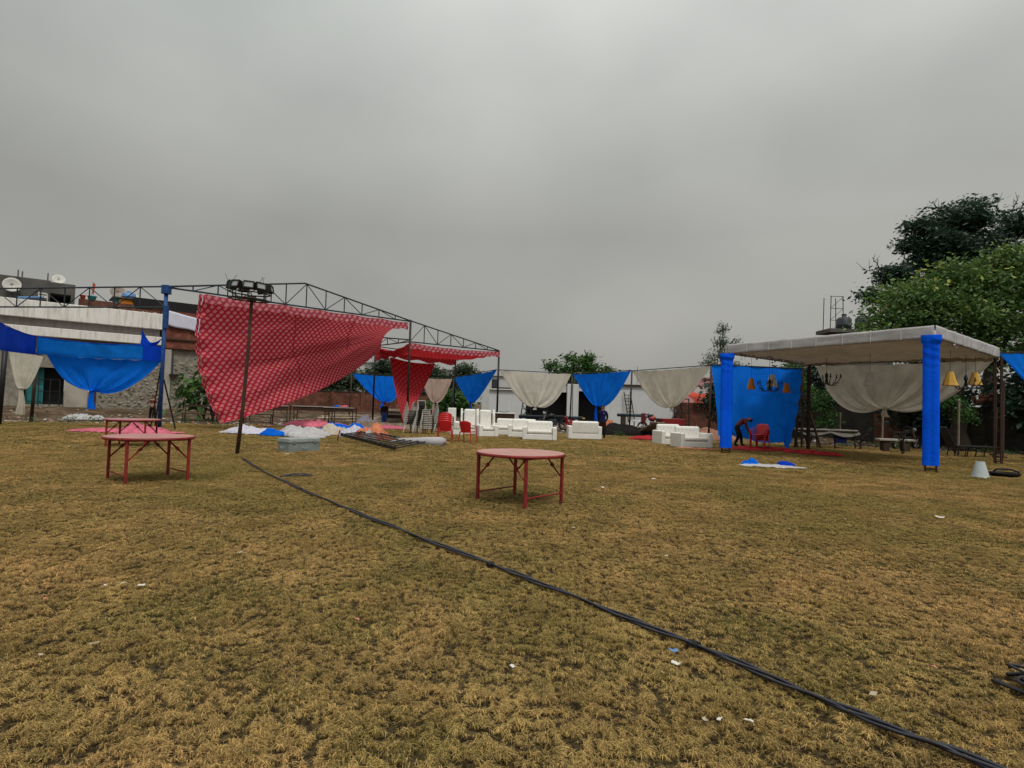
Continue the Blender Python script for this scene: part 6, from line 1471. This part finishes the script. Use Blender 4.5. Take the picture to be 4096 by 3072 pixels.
def person(label, loc, rz, h, pose, mats, stripes=None, long_sleeve=True, logo=False):
    J = {k: [Vector(v[0]), v[1], v[2]] for k, v in JB.items()}
    for k, v in pose.items(): J[k][0] = Vector(v)
    names = list(J); idx = {k: i for i, k in enumerate(names)}
    me = bpy.data.meshes.new('tmp'); me.from_pydata([tuple(J[k][0] * h) for k in names], [(idx[a], idx[b]) for a, b, _ in JE], [])
    ob = bpy.data.objects.new('tmp', me); COL.objects.link(ob)
    sk = ob.modifiers.new('skin', 'SKIN'); sk.use_smooth_shade = True
    for i, k in enumerate(names):
        sv = me.skin_vertices[0].data[i]; g_ = 1.0 if k in ('neck', 'head0', 'head1', 'top', 'haL', 'haR', 'wrL', 'wrR') else 1.16; sv.radius = (J[k][1] * h * g_, J[k][2] * h * g_); sv.use_root = (k == 'pelvis')
    ss = ob.modifiers.new('sub', 'SUBSURF'); ss.levels = 1; ss.render_levels = 1
    dg = bpy.context.evaluated_depsgraph_get(); ev = ob.evaluated_get(dg); em = ev.to_mesh()
    V = [v.co.copy() for v in em.vertices]; Fs = [tuple(p.vertices) for p in em.polygons]
    ev.to_mesh_clear(); bpy.data.objects.remove(ob)
    zones = ['shirt', 'trouser', 'skin', 'shoe', 'dark', 'stripe']
    zi = []
    for f in Fs:
        c = sum((V[i] for i in f), Vector()) / len(f); best = None
        for a, b, z in JE:
            A, B = J[a][0] * h, J[b][0] * h; t = max(0, min(1, (c - A).dot(B - A) / max(1e-9, (B - A).length_squared))); d = (c - (A + (B - A) * t)).length
            if best is None or d < best[0]: best = (d, z)
        z = best[1]
        if z == 'sleeve': z = 'shirt' if long_sleeve else 'skin'
        if z == 'shirt' and c.z < J['pelvis'][0].z * h * 1.0 and c.z < J['waist'][0].z * h - 0.02: z = 'shirt'
        if z == 'shirt' and stripes and int((c.z / h) * 28) % 2 == 0: z = 'stripe'
        zi.append(zones.index(z))
    mb = MB(); mb.add(V, Fs)
    def extra(fn, z):
        n0 = len(mb.f); fn(); zi.extend([zones.index(z)] * (len(mb.f) - n0))
    # five fingers on each hand, curled a little
    for s_, q_ in (('L', 1), ('R', -1)):
        hd_, wr = J['ha' + s_][0] * h, J['wr' + s_][0] * h
        d = (hd_ - wr).normalized(); sd = d.cross(Vector((q_, 0, 0))); sd = sd.normalized() if sd.length > 0.1 else Vector((0, 1, 0)); inn = Vector((-q_, 0, 0))
        for k, ln in enumerate((0.040, 0.046, 0.043, 0.034)):
            st = hd_ + sd * (k - 1.5) * 0.0115 * h
            extra(lambda: mb.tube([st, st + d * ln * 0.5 * h, st + (d * ln * 0.85 + inn * ln * 0.4) * h], [.0068 * h, .006 * h, .0045 * h], 6), 'skin')
        st = lerp(wr, hd_, 0.5) + sd * -0.02 * h
        extra(lambda: mb.tube([st, st + (d * 0.018 - sd * 0.014) * h, st + (d * 0.036 - sd * 0.015) * h], [.0075 * h, .0065 * h, .005 * h], 6), 'skin')
    # face: nose, eyes, ears, mouth
    up = (J['top'][0] - J['neck'][0]).normalized(); hc = lerp(J['head0'][0], J['head1'][0], 0.55) * h
    fw = Vector((0, -1, 0)); fw = (fw - up * fw.dot(up)).normalized(); rt = up.cross(fw)
    extra(lambda: mb.tube([hc + (fw * .050 + up * .012) * h, hc + (fw * .062 - up * .008) * h, hc + (fw * .050 - up * .012) * h], [.005 * h, .009 * h, .006 * h], 6), 'skin')
    for q_ in (-1, 1):
        extra(lambda: mb.tube([hc + (fw * .048 + rt * q_ * .014 + up * .008) * h, hc + (fw * .052 + rt * q_ * .022 + up * .008) * h], .005 * h, 6), 'dark')
        extra(lambda: mb.tube([hc + (rt * q_ * .046 + up * .012) * h, hc + (rt * q_ * .056 - up * .002) * h, hc + (rt * q_ * .048 - up * .014) * h], [.006 * h, .009 * h, .005 * h], 6), 'skin')
    extra(lambda: mb.tube([hc + (fw * .049 - rt * .014 - up * .024) * h, hc + (fw * .053 - up * .024) * h, hc + (fw * .049 + rt * .014 - up * .024) * h], .004 * h, 5), 'dark')
    t_ = thing('person', label, 'person', loc, rz)
    o = mb.build('body', None, t_, True)
    for z in zones: o.data.materials.append(mats.get(z) or M['hair' if z == 'dark' else 'dark_cloth'])
    o.data.polygons.foreach_set('material_index', zi)
    # hair cap
    def hr(u, v):
        a = 2 * PI * u; e = PI / 2 - v * 1.75; d = (rt * math.cos(a) + fw * math.sin(a)) * math.cos(e) + up * math.sin(e)
        fr = max(0, d.dot(fw)); k = 0.060 + 0.004 * nz(d.x * 6, d.y * 6, d.z * 6)
        if fr > 0.35 and d.dot(up) < 0.42: k = 0.040
        return hc + up * .014 * h + Vector(d) * k * h - fw * 0.006 * h
    MB().grid(24, 14, hr).build('hair', M['hair'], t_, True)
    if logo:
        for x, w in ((0.035, 0.02), (0.065, 0.012)): MB().box((x * h, -0.082 * h, 0.765 * h), (w * h, 0.004, 0.008 * h)).build('shirt_mark', M['paper'], t_)
    return t_
person('boy in a red and white striped shirt, hands on hips, by the blue post', (-19.35, 31.3, 0.02), R(20), 1.42,
       {'elL': (.20, .03, .66), 'wrL': (.11, -.03, .575), 'haL': (.085, -.045, .56), 'elR': (-.20, .03, .66), 'wrR': (-.11, -.03, .575), 'haR': (-.085, -.045, .56), 'knL': (.07, 0, .28), 'anL': (.09, .01, .05), 'toL': (.10, -.07, .02), 'knR': (-.07, 0, .28), 'anR': (-.09, .01, .05), 'toR': (-.10, -.07, .02)},
       {'shirt': M['maroon'], 'trouser': M['dark_cloth'], 'skin': M['skin'], 'shoe': M['dark_cloth'], 'stripe': M['pink_cream']}, stripes=True, long_sleeve=False)
seat = {'pelvis': (0, .05, .30), 'waist': (0, .03, .38), 'chest': (0, -.01, .50), 'nb': (0, -.05, .58), 'neck': (0, -.07, .62), 'head0': (0, -.10, .66), 'head1': (0, -.11, .705), 'top': (0, -.115, .735)}
for s_, q_ in (('L', 1), ('R', -1)): seat.update({'sh' + s_: (q_ * .10, -.04, .56), 'el' + s_: (q_ * .13, -.10, .43), 'wr' + s_: (q_ * .05, -.20, .42), 'ha' + s_: (q_ * .035, -.235, .44), 'hp' + s_: (q_ * .055, .02, .29), 'kn' + s_: (q_ * .07, -.22, .31), 'an' + s_: (q_ * .07, -.22, .05), 'to' + s_: (q_ * .075, -.30, .02)})
person('person in dark clothes sitting hunched on the dark bench', (-16.0, 31.2, 0.04), R(40), 1.6, seat, {'shirt': M['dark_cloth'], 'trouser': M['dark_cloth'], 'skin': M['skin'], 'shoe': M['dark_cloth']})
person('person in a black top and blue jeans before the back blue swag', (-7.3, 33.4, 0.0), R(190), 1.42, {}, {'shirt': M['dark_cloth'], 'trouser': M['jeans'], 'skin': M['skin'], 'shoe': M['dark_cloth']})
person('person in navy clothes standing behind the turned sofa', (4.42, 27.95, 0.0), R(-12), 1.60, {'elL': (.145, .05, .64), 'wrL': (.10, .07, .52), 'haL': (.07, .08, .49), 'elR': (-.145, .05, .64), 'wrR': (-.10, .07, .52), 'haR': (-.07, .08, .49)}, {'shirt': M['navy'], 'trouser': M['dark_cloth'], 'skin': M['skin'], 'shoe': M['dark_cloth']}, logo=True)
bend = {'pelvis': (0, .08, .52), 'waist': (0, .03, .58), 'chest': (0, -.07, .66), 'nb': (0, -.15, .705), 'neck': (0, -.185, .715), 'head0': (0, -.225, .715), 'head1': (0, -.265, .71), 'top': (0, -.295, .70)}
for s_, q_ in (('L', 1), ('R', -1)): bend.update({'sh' + s_: (q_ * .10, -.13, .68), 'el' + s_: (q_ * .12, -.17, .53), 'wr' + s_: (q_ * .10, -.22, .40), 'ha' + s_: (q_ * .095, -.24, .36), 'hp' + s_: (q_ * .05, .07, .49), 'kn' + s_: (q_ * .06, -.01 - .03 * q_, .27), 'an' + s_: (q_ * .06, .03 - .09 * q_, .05), 'to' + s_: (q_ * .065, -.05 - .09 * q_, .02)})
person('person bending forward beside the blue-wrapped canopy post', (9.55, 24.2, 0.05), R(70), 1.58, bend, {'shirt': M['maroon'], 'trouser': M['dark_cloth'], 'skin': M['skin'], 'shoe': M['dark_cloth']})
